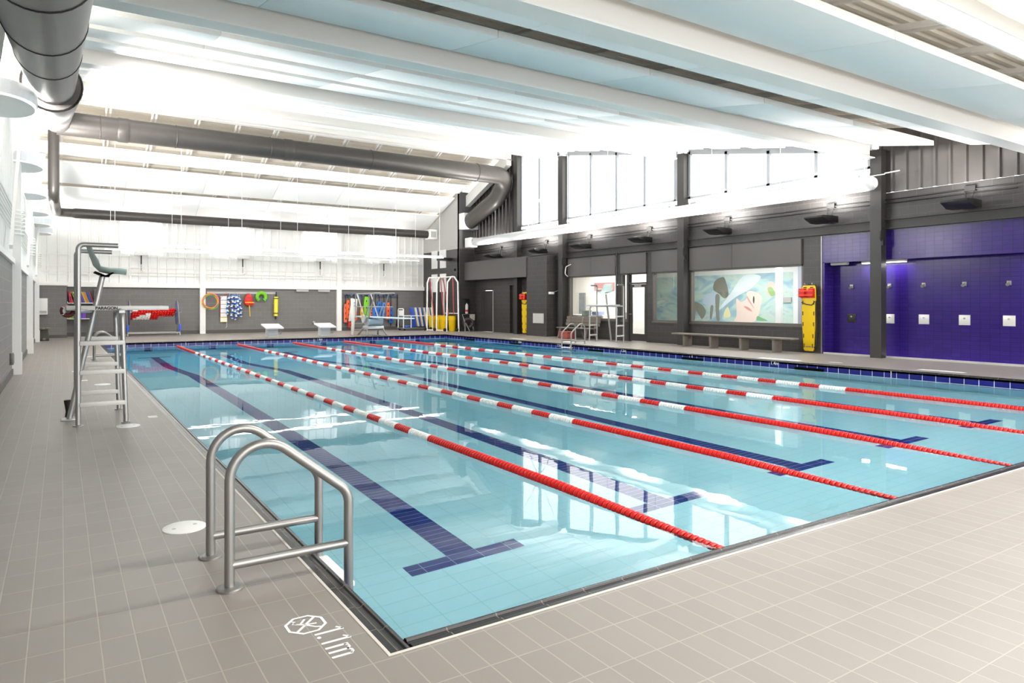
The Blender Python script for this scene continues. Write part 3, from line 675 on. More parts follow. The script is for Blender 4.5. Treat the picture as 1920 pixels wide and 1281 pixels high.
# ---------------------------------------------------------------- black uplights and pipes on the right wall
hy = [4.0, 7.4, 10.75, 14.15, 17.5, 20.75, 23.6, 27.2]  # first one is unseen, added to brighten the front ceiling
wd = ['added unseen to brighten the front ceiling', 'above the right end of the violet tiles', 'left of the column at the violet tiles', 'third nearest, above the mural window', 'fourth nearest, above the glazed door', 'fifth nearest, above the office window', 'sixth nearest, just above the block pillar', 'farthest, resting above the grey fascia']
proto = None
for k, y in enumerate(hy):
    t = thing('wall_uplight', 'black wedge floodlight on the right wall, %s' % wd[k], 'wall light', (17.3, y, 3.6), 0, 'black floodlights on the right wall')
    mb = MB(); L = .75
    mb.add([(17.62, y-.3, 3.55), (17.62, y+.3, 3.55), (17.62, y+.3, 3.72), (17.62, y-.3, 3.72), (16.95, y-.27, 3.66), (16.95, y+.27, 3.66), (16.95, y+.27, 3.72), (16.95, y-.27, 3.72), (17.3, y-.3, 3.55), (17.3, y+.3, 3.55), (17.3, y+.3, 3.73), (17.3, y-.3, 3.73)],
           [(8,9,5,4),(0,1,9,8),(3,11,10,2),(11,7,6,10),(4,5,6,7),(0,3,2,1),(0,8,11,3),(8,4,7,11),(1,2,10,9),(9,10,6,5)])
    mb.build('housing', blk, t, .01)
    MB().bx(17.62, XR-.02, y-.06, y+.06, 3.58, 3.66).bx(17.62, 17.72, y-.13, y+.13, 3.56, 3.7).build('wall_arm', blkm, t)
    MB().tube([(17.7, y+.05, 3.72), (17.78, y+.12, 4.02)], .015, 6).tube([(17.7, y-.05, 3.72), (17.78, y-.08, 4.02)], .012, 6).bx(17.76, XR, y-.1, y+.12, 3.98, 4.1).build('power_lead', blkm, t)
    area('lamp', (17.15, y, 3.765), .3, .5, UP_W*(.25 if y < 8 else .8 if y < 26 else .35), (PI, -.1, 0), parent=t)
for z, x, w, y0, y1 in ((4.02, 17.8, 'upper black electrical conduit along the right wall', 6.5, 29.6), (3.93, 17.8, 'lower black electrical conduit along the right wall', 6.5, 29.6)):
    tag(MB().tube([(x, y0, z), (x, y1, z)], .016, 8).build('conduit_pipe', blkm), w, 'pipe')
tag(MB().tube(fillet([(17.75, 19.15, 3.3), (17.72, 19.15, 2.9), (17.72, 19.12, 2.55), (17.76, 19.12, .5)], .1, 4), .03, 8).build('cable_bundle', blk), 'black cable bundle hanging down between office window and glazed door', 'cable')
tag(MB().tube(fillet([(17.78, 21.9, 3.0), (17.6, 22.0, 2.9), (17.55, 22.0, 2.6), (17.7, 22.0, 2.5)], .1, 4), .02, 8).build('cable_loop', alu_w), 'grey cable loop on the column beside the block pillar', 'cable')

# ================================================================= POOL EQUIPMENT
# lane ropes
ropes = [3.575, 5.68, 7.78, 9.84, 11.93]
wr = ['nearest to the left pool edge', 'second from the left pool edge', 'middle of the five', 'second from the right pool edge', 'nearest to the right pool edge']
RL, RR = .05, .05
def floats(n_, r=.05, spiral=False):
    mb = MB()
    for i in range(n_):
        a = i*RL; mb.lathe([(.022, a+.0005), (.024, a+.004), (r*.9, a+.006), (r, a+.015), (r, a+RL-.015), (r*.9, a+RL-.006), (.024, a+RL-.004), (.022, a+RL-.0005)], (0, 0, 0), (0, 1, 0), 14)
    return mb
red_b = floats(8).build('red_float_section', redr); wh_b = floats(10).build('white_float_section', whitef)
red_e = floats(12).build('red_float_section', redr)
for o in (red_b, wh_b, red_e): C.objects.unlink(o)
for k, x in enumerate(ropes):
    t = thing('lane_rope', 'red and white floating lane rope, %s' % wr[k], 'lane rope', (x, 15, WL), 0, 'lane ropes across the pool')
    z = WL+.012
    zz = lambda y: z-.06*max(0, 4.6-y)/2.0
    MB().tube([(x, PY0, zz(PY0)), (x, 3.4, zz(3.4)), (x, 4.6, z), (x, PY1, z)], .006, 6).build('cable', steel, t)
    MB().lathe([(.018, 0), (.018, .12)], (x, PY0+.02, zz(PY0)), (0,1,0), 10).build('tension_hook', steel, t)
    y = PY0+.16
    def put(src, y):
        o = src.copy(); C.objects.link(o); o.location = (x, y, zz(y)); o.rotation_euler = (.03 if y < 4.4 else 0, 0, 0); attach(o, t); return o
    redend = 7.25-PY0; sec = 12*RL
    while y+sec < PY0+redend: put(red_e, y); y += sec
    tgl = 0
    while y < PY1-4.4:
        put((wh_b, red_b)[tgl], y); y += (10, 8)[tgl]*RL; tgl = 1-tgl
    while y+sec < PY1-.05: put(red_e, y); y += sec

# pool ladder (grab rails)
def ladder(name, label, yc, xe, sgn, half=.245, arch=.0):
    """xe: x of the deck edge on this side; sgn +1 = pool lies toward +x"""
    t = thing(name, label, 'pool ladder', (xe, yc, 0)); X = lambda d: xe+sgn*d
    for s in (-half, half):
        y = yc+s
        pts = fillet([(X(-.41), y, 0), (X(-.41), y, .862), (X(.19), y, .385), (X(.19), y, -1.0)], [.165, .12], 14)
        MB().tube(pts, .0245, 16).build('rail', steel, t)
        MB().tube([(X(-.41), y, .115), (X(.19), y, .115)], .0225, 14).build('crossbar', steel, t)
        MB().lathe([(.062, 0), (.062, .008), (.055, .014), (.028, .016)], (X(-.41), y, 0), n=28).build('flange', steel, t)
    for q, z in enumerate((-.105, -.4, -.7)):
        MB().bx(min(X(.105), X(.235)), max(X(.105), X(.235)), yc-half+.02, yc+half-.02, z-.03, z).build('step', mat('white_step', (240,240,238), .4), t, .008)
    MB().bx(min(X(.165), X(.215)), max(X(.165), X(.215)), yc-half-.03, yc-half+.03, -.2, -.17).build('clamp', steel, t)
    return t
ladder('pool_ladder', 'satin steel pool ladder with arched grab rails at the near left deck', 3.685, 1.1, 1)
ladder('pool_ladder', 'steel pool ladder seen behind the near lifeguard chair', 19.2, 1.1, 1)
ladder('pool_ladder', 'steel pool ladder on the far right edge before the slatted bench', 18.3, PX1+.1, -1, .25)

# lifeguard chairs
def guard_chair(label, text_on=True):
    t = thing('lifeguard_chair', label, 'lifeguard chair', (.4, 9.48, 0))
    y0, y1 = 8.91, 10.05; r = .027
    for y, ys in ((y0, 1), (y1, -1)):
        MB().tube(fillet([(.165, y, 0), (.165, y, 2.045), (.56, y, 2.045)], .06, 8), r, 16).build('rear_post', alu, t)
        MB().lathe([(.055, 0), (.055, .012), (.03, .016)], (.165, y, 0), n=20).build('foot_flange', alu, t)
        MB().tube(fillet([(.64, y, 0), (.64, y, .06), (.6, y, 1.28), (.6, y+ys*.22, 1.30)], [.02, .1], 8), r, 16).build('front_post', alu, t)
        MB().lathe([(.05, 0), (.05, .012), (.03, .016)], (.64, y, 0), n=20).build('foot_flange', alu, t)
        for z in (.24, .60, .93):
            MB().bx(.18, .63, y-.035, y+.035, z-.025, z+.025).build('rung', alu_w, t, .004)
    for y in (9.3, 9.66):
        pass
    MB().tube([(.085, 9.48, .0), (.43, 9.48, 1.72)], .032, 16).build('seat_pole', alu, t)
    MB().bx(.0, .17, 9.38, 9.58, 0, .015).build('foot_plate', alu, t, .003)
    MB().bx(.05, 1.12, 9.12, 9.84, 1.300, 1.352).build('platform', alu_w, t, .01)
    mb = MB()
    for y in (9.2, 9.76): mb.tube([(.165, y0 if y < 9.4 else y1, 1.29), (.3, y, 1.29)], .018, 8)
    mb.bx(.14, .19, y0, y1, 1.27, 1.32).bx(.57, .63, y0, y1, 1.27, 1.30); mb.build('platform_bearer', alu, t)
    # moulded seat shell
    prof = [(.225, 2.10), (.255, 2.085), (.29, 1.97), (.33, 1.85), (.40, 1.775), (.50, 1.755), (.60, 1.755), (.68, 1.745)]
    mb = MB(); W = [.15, .17, .2, .22, .225, .22, .21, .16]; m_ = 10; vs = []; fs = []
    for side in (0, 1):
        for (x, z), w in zip(prof, W):
            for j in range(m_+1):
                u = -1+2*j/m_; lift = .05*abs(u)**2.5; vs.append((x+(lift if z > 1.8 else 0)*.9, 9.48+u*w, z+(lift if z < 1.9 else 0)-(.014 if side else 0)-(0 if not side else 0)))
    n_ = len(prof); M_ = m_+1
    for side in (0, 1):
        o_ = side*n_*M_
        for i in range(n_-1):
            for j in range(m_): q = (o_+i*M_+j, o_+i*M_+j+1, o_+(i+1)*M_+j+1, o_+(i+1)*M_+j); fs.append(q)
    for i in range(n_-1):
        for j in (0, m_): fs.append((i*M_+j, (i+1)*M_+j, n_*M_+(i+1)*M_+j, n_*M_+i*M_+j))
    for j in range(m_):
        for i in (0, n_-1): fs.append((i*M_+j, i*M_+j+1, n_*M_+i*M_+j+1, n_*M_+i*M_+j))
    mb.add(vs, fs).build('seat', seatm, t, ang=60)
    MB().bar((.34, 9.36, 1.76), (.44, 9.36, 1.715), .02, .02).bar((.34, 9.6, 1.76), (.44, 9.6, 1.715), .02, .02).bar((.54, 9.36, 1.755), (.47, 9.36, 1.715), .02, .02).bar((.54, 9.6, 1.755), (.47, 9.6, 1.715), .02, .02).bx(.40, .5, 9.34, 9.62, 1.705, 1.722).build('seat_bracket', alu, t)
    return t
c1 = guard_chair('tall lifeguard chair with grey shell seat on the near left deck')
text('PARAGON', .046, (.455, 9.117, 1.325), (PI/2, 0, 0), mat('dark_lettering', (20,19,18), .6), c1, 'lettering', .002, sx=1.05, off=.0018)
c2 = guard_chair('tall lifeguard chair facing the pool by the glazed door on the right'); c2.location = (16.65, 18.5, 0); c2.rotation_euler = (0, 0, PI+.25)
t = thing('rescue_tube', 'dark red and white rescue tube hanging behind the near lifeguard chair', 'rescue tube', (.02, 9.3, 1.3))
MB().torus((.07, 9.3, 1.295), .055, .028, (0, 1, 0), 20, 10, (PI*.0, PI*1.2)).build('foam_tube', mat('maroon_foam', (92,36,34), .5), t)
MB().tube([(.03, 9.3, 1.25), (.02, 9.3, 1.3), (.03, 9.3, 1.34)], .028, 10).build('white_end', white, t); MB().bar((.05, 9.3, 1.36), (.09, 9.3, 1.32), .03, .03).build('clip', mat('pink_clip', (206,120,110), .5), t)
t = thing('umbrella_holder', 'small dark cone-shaped holder beside the near chair foot', 'holder', (.07, 9.9, 0))
MB().lathe([(.02, .06), (.042, .2), (.037, .2), (.018, .08)], (.07, 9.75, 0), n=18).build('cone', blkm, t); MB().lathe([(.03, 0), (.02, .07)], (.07, 9.75, 0), n=14).build('base', blkm, t)

# starting blocks
for x, w in ((7.3, 'left of two'), (9.5, 'right of two')):
    t = thing('starting_block', 'pale grey starting block on the far deck, %s' % w, 'starting block', (x, 28.2, 0), 0, 'starting blocks at the far end')
    MB().bx(x-.2, x+.2, 28.0, 28.45, 0, .38).build('pedestal', mat('pale_grey_grp', (196,200,204), .5), t, .015)
    MB().add([(x+a, y, z) for a in (-.36, .36) for y, z in ((27.72, .36), (28.52, .5), (28.52, .56), (27.72, .42))], [(0,1,2,3),(7,6,5,4),(0,4,5,1),(1,5,6,2),(2,6,7,3),(3,7,4,0)]).build('sloping_top', mat('pale_grey_top', (222,222,222), .6), t, .012)
    MB().tube(fillet([(x+.2, 28.1, .14), (x+.34, 28.1, .14), (x+.34, 28.1, .26)], .02, 3), .012, 8).build('side_handle', steel, t)
    MB().bx(x-.2, x+.2, 27.99, 28.0, .1, .13).build('step_line', lgrey, t)
# lane rope storage reel
t = thing('lane_rope_reel', 'wheeled reel of red and white lane rope with blue end discs at the far wall', 'reel', (3.3, 32.6, 0))
x0, x1, yr, zr = 2.45, 4.3, 32.5, 1.0
for x, s in ((x0, -1), (x1, 1)):
    MB().lathe([(.5, 0), (.52, .006), (.52, .02), (.5, .026)], (x-.013, yr, zr), (1,0,0), 36).build('end_disc', mat('blue_disc', (104,122,176), .4), t)
    MB().torus((x, yr, zr), .52, .015, (1,0,0), 40, 8).build('disc_rim', steel, t)
    MB().tube([(x+s*.08, yr-.4, .12), (x+s*.08, yr, zr+.02)], .02, 10).tube([(x+s*.08, yr+.4, .12), (x+s*.08, yr, zr+.02)], .02, 10).build('side_frame', steel, t)
    MB().bx(x+s*.08-.035, x+s*.08+.035, yr-.44, yr-.3, .2, .5).build('blue_sleeve', mat('bright_blue', (40,90,220), .5), t, .01)
    MB().tube([(x+s*.1, yr, zr), (x+s*.2, yr, zr+.0), (x+s*.2, yr, zr+.3)], .014, 8).build('crank_handle', steel, t)
    for yy in (-.42, .42): MB().lathe([(.05, -.02), (.06, -.01), (.06, .01), (.05, .02)], (x+s*.08, yr+yy, .06), (1,0,0), 16).build('castor', lgrey, t)
MB().bx(x0-.1, x1+.1, yr-.46, yr-.4, .11, .17).bx(x0-.1, x1+.1, yr+.4, yr+.46, .11, .17).bx(x0-.1, x0-.04, yr-.4, yr+.4, .11, .17).bx(x1+.04, x1+.1, yr-.4, yr+.4, .11, .17).build('base_frame', steel, t)
MB().tube([(x0, yr, zr), (x1, yr, zr)], .03, 12).build('axle', steel, t)
n_ = 16
for i in range(n_):
    x = x0+.08+(x1-x0-.16)*(i+.5)/n_; fat = i < 10; R = .20 if fat else .13
    fl = MB(); wh = MB()
    m_ = 18 if fat else 13
    for j in range(m_):
        a = 2*PI*j/m_; sk = .05*math.sin(a); c = Vector((x+sk, yr+R*math.cos(a), zr+R*math.sin(a)-(.06 if fat else 0)))
        iswh = fat and (math.sin(a) < -1+.22*i and i < 7 or (i < 2 and math.sin(a) > .4))
        (wh if iswh else fl).lathe([(.035, -.03), (.055, -.022), (.055, .022), (.035, .03)], c, (0, -math.sin(a), math.cos(a)), 10)
    if fl.v: fl.build('red_float_coil', redr, t)
    if wh.v: wh.build('white_float_coil', whitef, t)

# noodle / kickboard shelves in the bay corner
def shelf(z, lab):
    t = thing('wall_shelf', lab, 'shelf', (.72, 33.4, z))
    MB().bx(.22, 1.22, YB-.5, YB-.05, z-.03, z).bx(.22, .25, YB-.5, YB, z, z+.05).build('board', white, t, .004)
    MB().bx(1.19, 1.21, YB-.5, YB, z-.03, z+.6).bx(.22, 1.22, YB-.05, YB-.02, z, z+.6).build('side_panel', mat('shelf_side', (96,92,96), .5), t)
shelf(1.42, 'upper white-edged wall shelf in the far left corner'); shelf(.76, 'lower white-edged wall shelf in the far left corner')
cols = {'pink': (238,72,110), 'red': (232,52,52), 'blue': (72,150,230), 'purple': (150,84,214), 'yellow': (236,226,60), 'green': (112,190,84), 'orange': (244,160,76)}
fm = {k: mat(k+'_foam', v, .6) for k, v in cols.items()}
order = ['pink','pink','red','green','yellow','green','green','pink','blue','purple','yellow','orange','orange','blue','blue','red']
pos = ['%s from the left' % w for w in ('first','second','third','fourth','fifth','sixth','seventh','eighth','ninth','tenth','eleventh','twelfth','thirteenth','fourteenth','fifteenth','sixteenth')]
def kickboard(name, c, x, z, h, lean, label, grp, w=.03):
    t = tag(MB().bar((x, YB-.28, z), (x-lean, YB-.28, z+h), .3, w, (1,0,0)).build(name, fm[c] if isinstance(c, str) else c, None, .01), label, 'kickboard', grp)
for i, c in enumerate(order): kickboard('kickboard', c, .33+i*.052+.05*(i > 2), 1.425, .46, .16 if i > 1 else .05, '%s foam board leaning on the upper shelf, %s' % (c, pos[i]), 'boards on the upper shelf')
order2 = ['yellow','yellow','green','green','red','orange','orange','orange','blue','blue','purple','purple','purple']
for i, c in enumerate(order2): kickboard('kickboard', c, .29+i*.048, .765, .38 if i > 3 else .2, .01, '%s foam board standing on the lower shelf, %s' % (c, pos[i]), 'boards on the lower shelf', .035)

# white dispenser, bench end on the left
t = thing('paper_dispenser', 'white box dispenser fixed to the far left block wall', 'dispenser', (-.68, 32.4, 1.25)); MB().bx(-.79, -.45, 32.3, 32.5, .95, 1.6).build('housing', white, t, .01); MB().bx(-.76, -.48, 32.29, 32.3, 1.0, 1.1).build('outlet', lgrey, t)
t = thing('small_bench', 'weathered plank bench against the left wall near the far corner', 'bench', (-.55, 30.5, 0))
for q in range(3): MB().bx(-.78+q*.15, -.65+q*.15, 29.95, 31.3, .43, .47).build('plank', wood, t, .004)
for y in (30.05, 31.1): MB().add([(x, yy, z) for yy in (y, y+.08) for x, z in ((-.74, .0), (-.60, 0), (-.52, .25), (-.46, 0), (-.38, 0), (-.42, .43), (-.72, .43))], [(0,1,2,3,4,5,6)[::-1], (7,8,9,10,11,12,13)]+[(i, (i+1) % 7, 7+(i+1) % 7, 7+i) for i in range(7)]).build('leg', woodd, t)
MB().bx(-.75, -.37, 30.05, 30.12, 0, .05).build('foot_rail', woodd, t)

# things hanging on the back wall
t = thing('hook_rail', 'long white hook rail on the grey far wall above hoops and life jacket', 'rail', (7.2, YB, 1.9)); MB().bx(5.75, 8.9, YB-.03, YB, 1.85, 1.95).build('board', lgrey, t)
mb = MB(); [mb.tube([(x, YB-.03, 1.88), (x, YB-.09, 1.88), (x, YB-.09, 1.92)], .008, 6) for x in (5.85, 6.6, 7.0, 7.55, 8.2, 8.8)]; mb.build('hook', steel, t)
hc = (('red', 0, 0), ('yellow', -.03, -.03), ('green', .03, -.05), ('pink', .015, .03), ('orange', -.02, .02))
for k, (c, dx, dz_) in enumerate(hc):
    mm = [m for m in rain if m.name == 'ring_'+c][0]
    tag(MB().torus((5.86+dx, YB-.22-.03*k, 1.5+dz_), .335, .016, (0,1,.0), 40, 8).build('dive_hoop', mm), '%s plastic hoop in the bundle of hoops hung at the white column' % c, 'hoop', 'hoops hung on the far wall')
# strings of blue and white buoy floats
sb = [(6.72, 1.86, .9, 9), (6.86, 1.9, 1.15, 11), (7.05, 1.88, .95, 10), (7.16, 1.84, 1.0, 9), (6.98, 1.9, 1.2, 11)]
for k, (x, z, L, n_) in enumerate(sb):
    t = thing('buoy_rope', 'hanging string of blue and white buoy floats, %s' % ('leftmost', 'second from left and longer', 'fourth of five', 'rightmost', 'middle and longest')[k], 'buoy rope', (x, YB-.15, z), 0, 'buoy ropes on the far wall')
    pts = [(x+.03*math.sin(i*1.7+k)+(x-6.95)*.8*i/n_*.6, YB-.14-.04*(k % 3), z-.04-L*i/n_) for i in range(n_+1)]
    MB().tube(pts, .007, 6).build('rope', white, t)
    for i in range(1, n_+1):
        p = pts[i]; a = MB(); b_ = MB()
        a.lathe([(.01, .055), (.04, .045), (.055, .01), (.057, 0)], p, (0,0,1), 12); b_.lathe([(.057, 0), (.052, -.02), (.035, -.045), (.01, -.055)], p, (0,0,1), 12)
        a.build('blue_float_half' if i % 2 else 'white_float_half', blue if i % 2 else whitef, t); b_.build('white_float_half' if i % 2 else 'blue_float_half', whitef if i % 2 else blue, t)
# reaching pole board strips left of them
t = thing('flag_string', 'hanging red cord with pale pennants left of the buoy strings', 'pennants', (6.4, YB-.08, 1.85))
MB().tube([(6.7, YB-.08, 1.87), (6.42, YB-.08, 1.75), (6.33, YB-.08, 1.6), (6.33, YB-.08, .75)], .01, 6).build('cord', red, t)
for q in range(5): MB().bx(6.34, 6.62, YB-.075, YB-.065, 1.56-.2*q, 1.74-.2*q).build('pennant', paper, t)
MB().bx(6.33, 6.63, YB-.08, YB-.07, .53, .74).build('card', mat('cream_card', (238,234,220), .7), t); MB().bx(6.32, 6.64, YB-.083, YB-.08, .72, .745).bx(6.32, 6.64, YB-.083, YB-.08, .52, .535).build('yellow_edge', yellow, t)
MB().tube([(6.62, YB-.05, .53), (6.62, YB-.05, .3), (6.57, YB-.05, .25)], .008, 6).build('string_end', white, t)
# red life jacket
t = thing('life_jacket', 'red life jacket with yellow belt hanging on the grey far wall', 'life jacket', (7.6, YB-.1, 1.5))
MB().prism([(7.52, 1.83), (7.62, 1.88), (7.72, 1.8), (7.76, 1.62), (7.84, 1.3), (7.46, 1.3), (7.38, 1.42), (7.42, 1.68)], 'y', YB-.2, YB-.06).build('jacket_body', red, t, .03)
MB().bx(7.42, 7.84, YB-.215, YB-.2, 1.42, 1.46).build('belt', yellow, t); MB().bar((7.62, YB-.2, 1.3), (7.65, YB-.2, .78), .035, .008, (0,1,0)).build('loose_strap', yellow, t)
MB().bx(7.5, 7.78, YB-.21, YB-.2, 1.66, 1.68).build('seam', mat('dark_red_seam', (180,24,20), .6), t)
# green horseshoe float
t = thing('neck_float', 'lime green horseshoe float hanging on the far wall', 'float', (8.2, YB-.1, 1.7))
MB().torus((8.2, YB-.12, 1.7), .2, .085, (0,-1,0), 32, 12, (PI-.9, 2*PI+.9)).build('float_body', green, t)
mb = MB(); [mb.torus((8.2+.2*math.cos(a), YB-.12, 1.7+.2*math.sin(a)), .087, .012, (-math.sin(a), 0, math.cos(a)), 16, 6) for a in (-.5, PI+.5)]; mb.build('band', mat('teal_band', (60,180,150), .5), t)
# yellow rescue tube
t = thing('rescue_tube', 'yellow rescue tube with black straps hanging upright on the far wall', 'rescue tube', (8.9, YB-.1, 1.2))
MB().tube(fillet([(8.9, YB-.12, 1.72), (8.88, YB-.12, .78)], .1), .1, 16).build('foam_body', mat('pale_yellow_foam', (246,226,70), .5), t)
MB().torus((8.9, YB-.12, 1.64), .1, .02, (0,0,1), 20, 6).torus((8.88, YB-.12, .92), .1, .02, (0,0,1), 20, 6).tube([(8.9, YB-.12, 1.95), (8.9, YB-.12, 1.7)], .03, 8).tube([(8.88, YB-.12, .8), (8.88, YB-.12, .62)], .03, 8).build('strap', blk, t)
# small wall signs, flat plates under the girt
for x, w in ((10.2, 'left'), (11.3, 'right')):
    tag(MB().bx(x-.3, x+.3, YB-.12, YB-.08, 1.98, 2.08).build('sign_plate', lgrey), 'narrow pale plate under the white girt on the far wall, %s one' % w, 'sign')
tag(MB().lathe([(.07, 0), (.07, .08), (.04, .12)], (9.5+1.3, YB, .45), (0,-1,0), 16).build('wall_outlet', lgrey), 'round grey outlet low on the far wall between the starting blocks', 'outlet')

# aqua fitness belts rack: dark blue board with hooks and hanging vests/belts
t = thing('hook_rail', 'slate blue hook board on the far wall holding swim belts', 'rail', (13.7, YB, 1.8)); MB().bx(12.35, 15.4, YB-.04, YB, 1.72, 1.92).build('board', mat('slate_blue', (92,100,122), .5), t, .004)
hx = [12.5, 12.9, 13.55+.2, 14.1, 14.25, 14.7, 15.1, 15.35]
mb = MB(); [mb.tube([(x, YB-.04, 1.84), (x, YB-.12, 1.84), (x, YB-.12, 1.88)], .02, 6) for x in hx]; mb.build('hook', blk, t)
def belt(x, z0, h, w, c, lab, dy=0, tail=.2):
    w *= 1.25
    t = thing('swim_belt', lab, 'swim belt', (x, YB-.12-dy, z0), 0, 'swim belts hanging on the hook board')
    y = YB-.14-dy
    MB().prism([(x-w*.5, z0+h*.1), (x-w*.35, z0), (x+w*.35, z0), (x+w*.5, z0+h*.1), (x+w*.42, z0+h*.38), (x+w*.5, z0+h*.62), (x+w*.3, z0+h), (x-w*.3, z0+h), (x-w*.5, z0+h*.62), (x-w*.42, z0+h*.38)], 'y', y-.04, y+.02).build('foam_pad', c, t, .012)
    mb = MB()
    for q in (.2, .5, .8): mb.bx(x-.02, x+.02, y-.047, y-.038, z0+h*q-.05, z0+h*q+.05)
    mb.build('slot', blk, t); MB().bx(x-.018, x+.018, y-.01, YB-.03, 1.8, 1.84).bx(x-.018, x+.018, y-.01, y+.0, z0+h*.9, 1.8).bx(x-.015, x+.015, y-.01, y, z0-tail, z0+.1).build('strap', blk, t)
bl = [(12.42, .42, .95, .16, salmon, 'salmon'), (12.55, .62, .95, .22, orange, 'orange'), (12.62, .15, .6, .18, redv, 'bright red and lowest'), (12.88, .5, 1.1, .26, mat('red_orange_vest', (246,88,44), .6), 'red-orange, beside the white panel'), (13.28, .6, .6, .14, mat('amber_foam', (248,178,30), .6), 'amber'),
      (13.5, .6, 1.15, .24, green, 'lime green'), (13.62, .7, 1.0, .18, green, 'second lime green'), (13.8, .65, .5, .12, salmon, 'small salmon'), (14.0, .5, .75, .26, blue, 'blue, left of the tall one'), (14.28, .55, .95, .24, blue, 'tall blue'), (14.52, .7, .75, .16, mat('mid_blue_foam', (66,130,210), .6), 'mid blue'),
      (14.72, .55, .9, .18, orange, 'orange between the blue ones'), (14.95, .35, .85, .2, blue, 'rightmost blue')]
for k, (x, z0, h, w, c, lab) in enumerate(bl): belt(x, z0, h, w, c, 'foam swim belt on the hook board, %s' % lab, .07*(k % 3), .15)
t = thing('strap_bundle', 'black strap hanging alone at the right end of the hook board', 'strap', (15.35, YB-.12, 1.0)); MB().bar((15.35, YB-.1, 1.8), (15.35, YB-.1, .4), .05, .012, (0,1,0)).build('strap', blk, t); MB().prism([(15.26, .2), (15.46, .2), (15.4, .5), (15.32, .5)], 'y', YB-.14, YB-.08).build('buckle_pad', blkm, t)

# diving board and stand
t = thing('diving_board_stand', 'silver diving board on a cast stand with guard rails over the far pool edge', 'diving board', (11.5, 29, 0))
MB().bx(11.25, 11.75, 24.1, 29.6, .78, .825).build('board', mat('board_pale_blue', (206,222,226), .4), t, .008)
for x in (11.2, 11.85):
    MB().tube(fillet([(x, 29.0, .8), (x, 29.0, 1.82), (x, 26.2, 1.82)], .15, 6), .022, 10).tube([(x, 28.9, 1.25), (x, 26.4, 1.25)], .018, 8).build('guard_rail', alu, t)
    for ya, yb in ((28.8, 27.9), (26.8, 27.4)): MB().tube([(x, ya if ya > 28 else ya, 1.82), (x, 27.9 if ya > 28 else 27.5, .72)], .03, 10).build('rail_post', alu, t)
    MB().tube([(x, 27.5, 1.25), (x, 27.9, .7)], .03, 8).build('rail_brace', alu, t)
MB().prism([(27.35, .72), (28.1, .72), (28.0, .5), (27.9, .42), (27.55, .42), (27.4, .52)], 'x', 11.2, 11.85).build('fulcrum_casting', mat('cast_alu', (190,194,198), .45, .5), t, .02)
MB().prism([(27.4, .3), (28.05, .3), (28.0, .43), (27.45, .43)], 'x', 11.15, 11.9).build('base_casting', mat('cast_alu', (190,194,198), .45, .5), t, .02)
for x in (11.15, 11.85):
    for ya, yb in ((27.5, 27.25), (27.95, 28.3)): MB().bar((x, ya, .33), (x+(-.12 if x < 11.5 else .12), yb, 0), .07, .06).build('leg', alu, t)
    MB().bx(x-.15, x+.12, 27.25, 28.3, 0, .015).build('foot_plate', alu, t)
MB().lathe([(.17, 0), (.18, .02), (.18, .05), (.17, .07)], (11.12, 27.75, .72), (-1,0,0), 24).build('adjusting_wheel', lgrey, t)
MB().prism([(28.75, 0), (28.95, 0), (28.95, .6), (29.05, 1.62), (28.8, 1.62), (28.65, .6)], 'x', 10.98, 11.04).build('side_panel', mat('panel_white', (226,226,222), .5), t, .01)
MB().add([(x, y, z) for y in (29.3, 29.36) for x, z in ((11.0, .6), (11.32, .6), (11.42, 1.6), (11.14, 1.6))], [(0,1,2,3),(7,6,5,4),(0,4,5,1),(1,5,6,2),(2,6,7,3),(3,7,4,0)]).build('back_panel', mat('panel_white', (226,226,222), .5), t, .01)
MB().torus((11.24, 29.28, 1.36), .08, .014, (0,1,.0), 24, 6).build('oval_mark', mat('mid_mark', (120,120,120), .6), t)
for x in (11.15, 11.85):
    for z in (.25, .52): pass
    MB().tube(fillet([(x, 29.1, .75), (x, 29.35, .3), (x, 29.25, 0)], .2, 6), .045, 10).build('rear_leg', alu, t)
for z in (.2, .48): MB().bx(11.15, 11.85, 29.2, 29.34, z, z+.03).build('rear_step', alu_w, t)

# kickboard trolley
t = thing('trolley', 'low grey trolley with white tube rails near the far right corner', 'trolley', (15.7, 31.9, 0))
MB().bx(14.65, 16.5, 31.4, 32.2, .09, .14).build('deck', mat('trolley_grey', (110,112,116), .5), t, .01)
for x in (14.8, 16.35):
    for y in (31.5, 32.1): MB().lathe([(.05, -.02), (.055, 0), (.05, .02)], (x, y, .055), (0,1,0), 14).build('castor', blk, t)
MB().tube(fillet([(14.72, 31.45, .14), (14.72, 31.45, 1.12), (14.72, 32.1, 1.12), (14.72, 32.1, .14)], .08), .025, 10).tube([(14.72, 31.45, .75), (16.4, 31.45, .75)], .022, 8).tube([(14.72, 32.1, .75), (16.4, 32.1, .75)], .022, 8).tube([(16.4, 31.45, .14), (16.4, 31.45, .75)], .022).tube([(15.15, 31.45, .14), (15.15, 31.45, .75)], .022).build('tube_rail', white, t)
MB().bx(14.705, 14.735, 31.55, 32.0, .8, 1.05).build('notice_card', paper, t)
cyc = ['blue', 'yellow', 'white', 'blue', 'blue', 'yellow', 'white', 'blue', 'blue', 'yellow', 'white', 'blue', 'yellow', 'yellow', 'white', 'blue', 'yellow', 'white']
cm = {'blue': mat('kick_blue', (58,92,196), .6), 'yellow': mat('kick_yellow', (246,214,60), .6), 'white': mat('kick_white', (222,228,236), .6)}
for i, c in enumerate(cyc):
    x = 15.35+i*.062
    tag(MB().bar((x+.16, 31.75, .2), (x-.02, 31.75, 1.18), .5, .05, (1,0,0)).build('kickboard', cm[c], None, .015), '%s kickboard standing on the trolley, %s' % (c, (pos+['seventeenth from the left', 'eighteenth from the left'])[i]), 'kickboard', 'kickboards on the trolley')
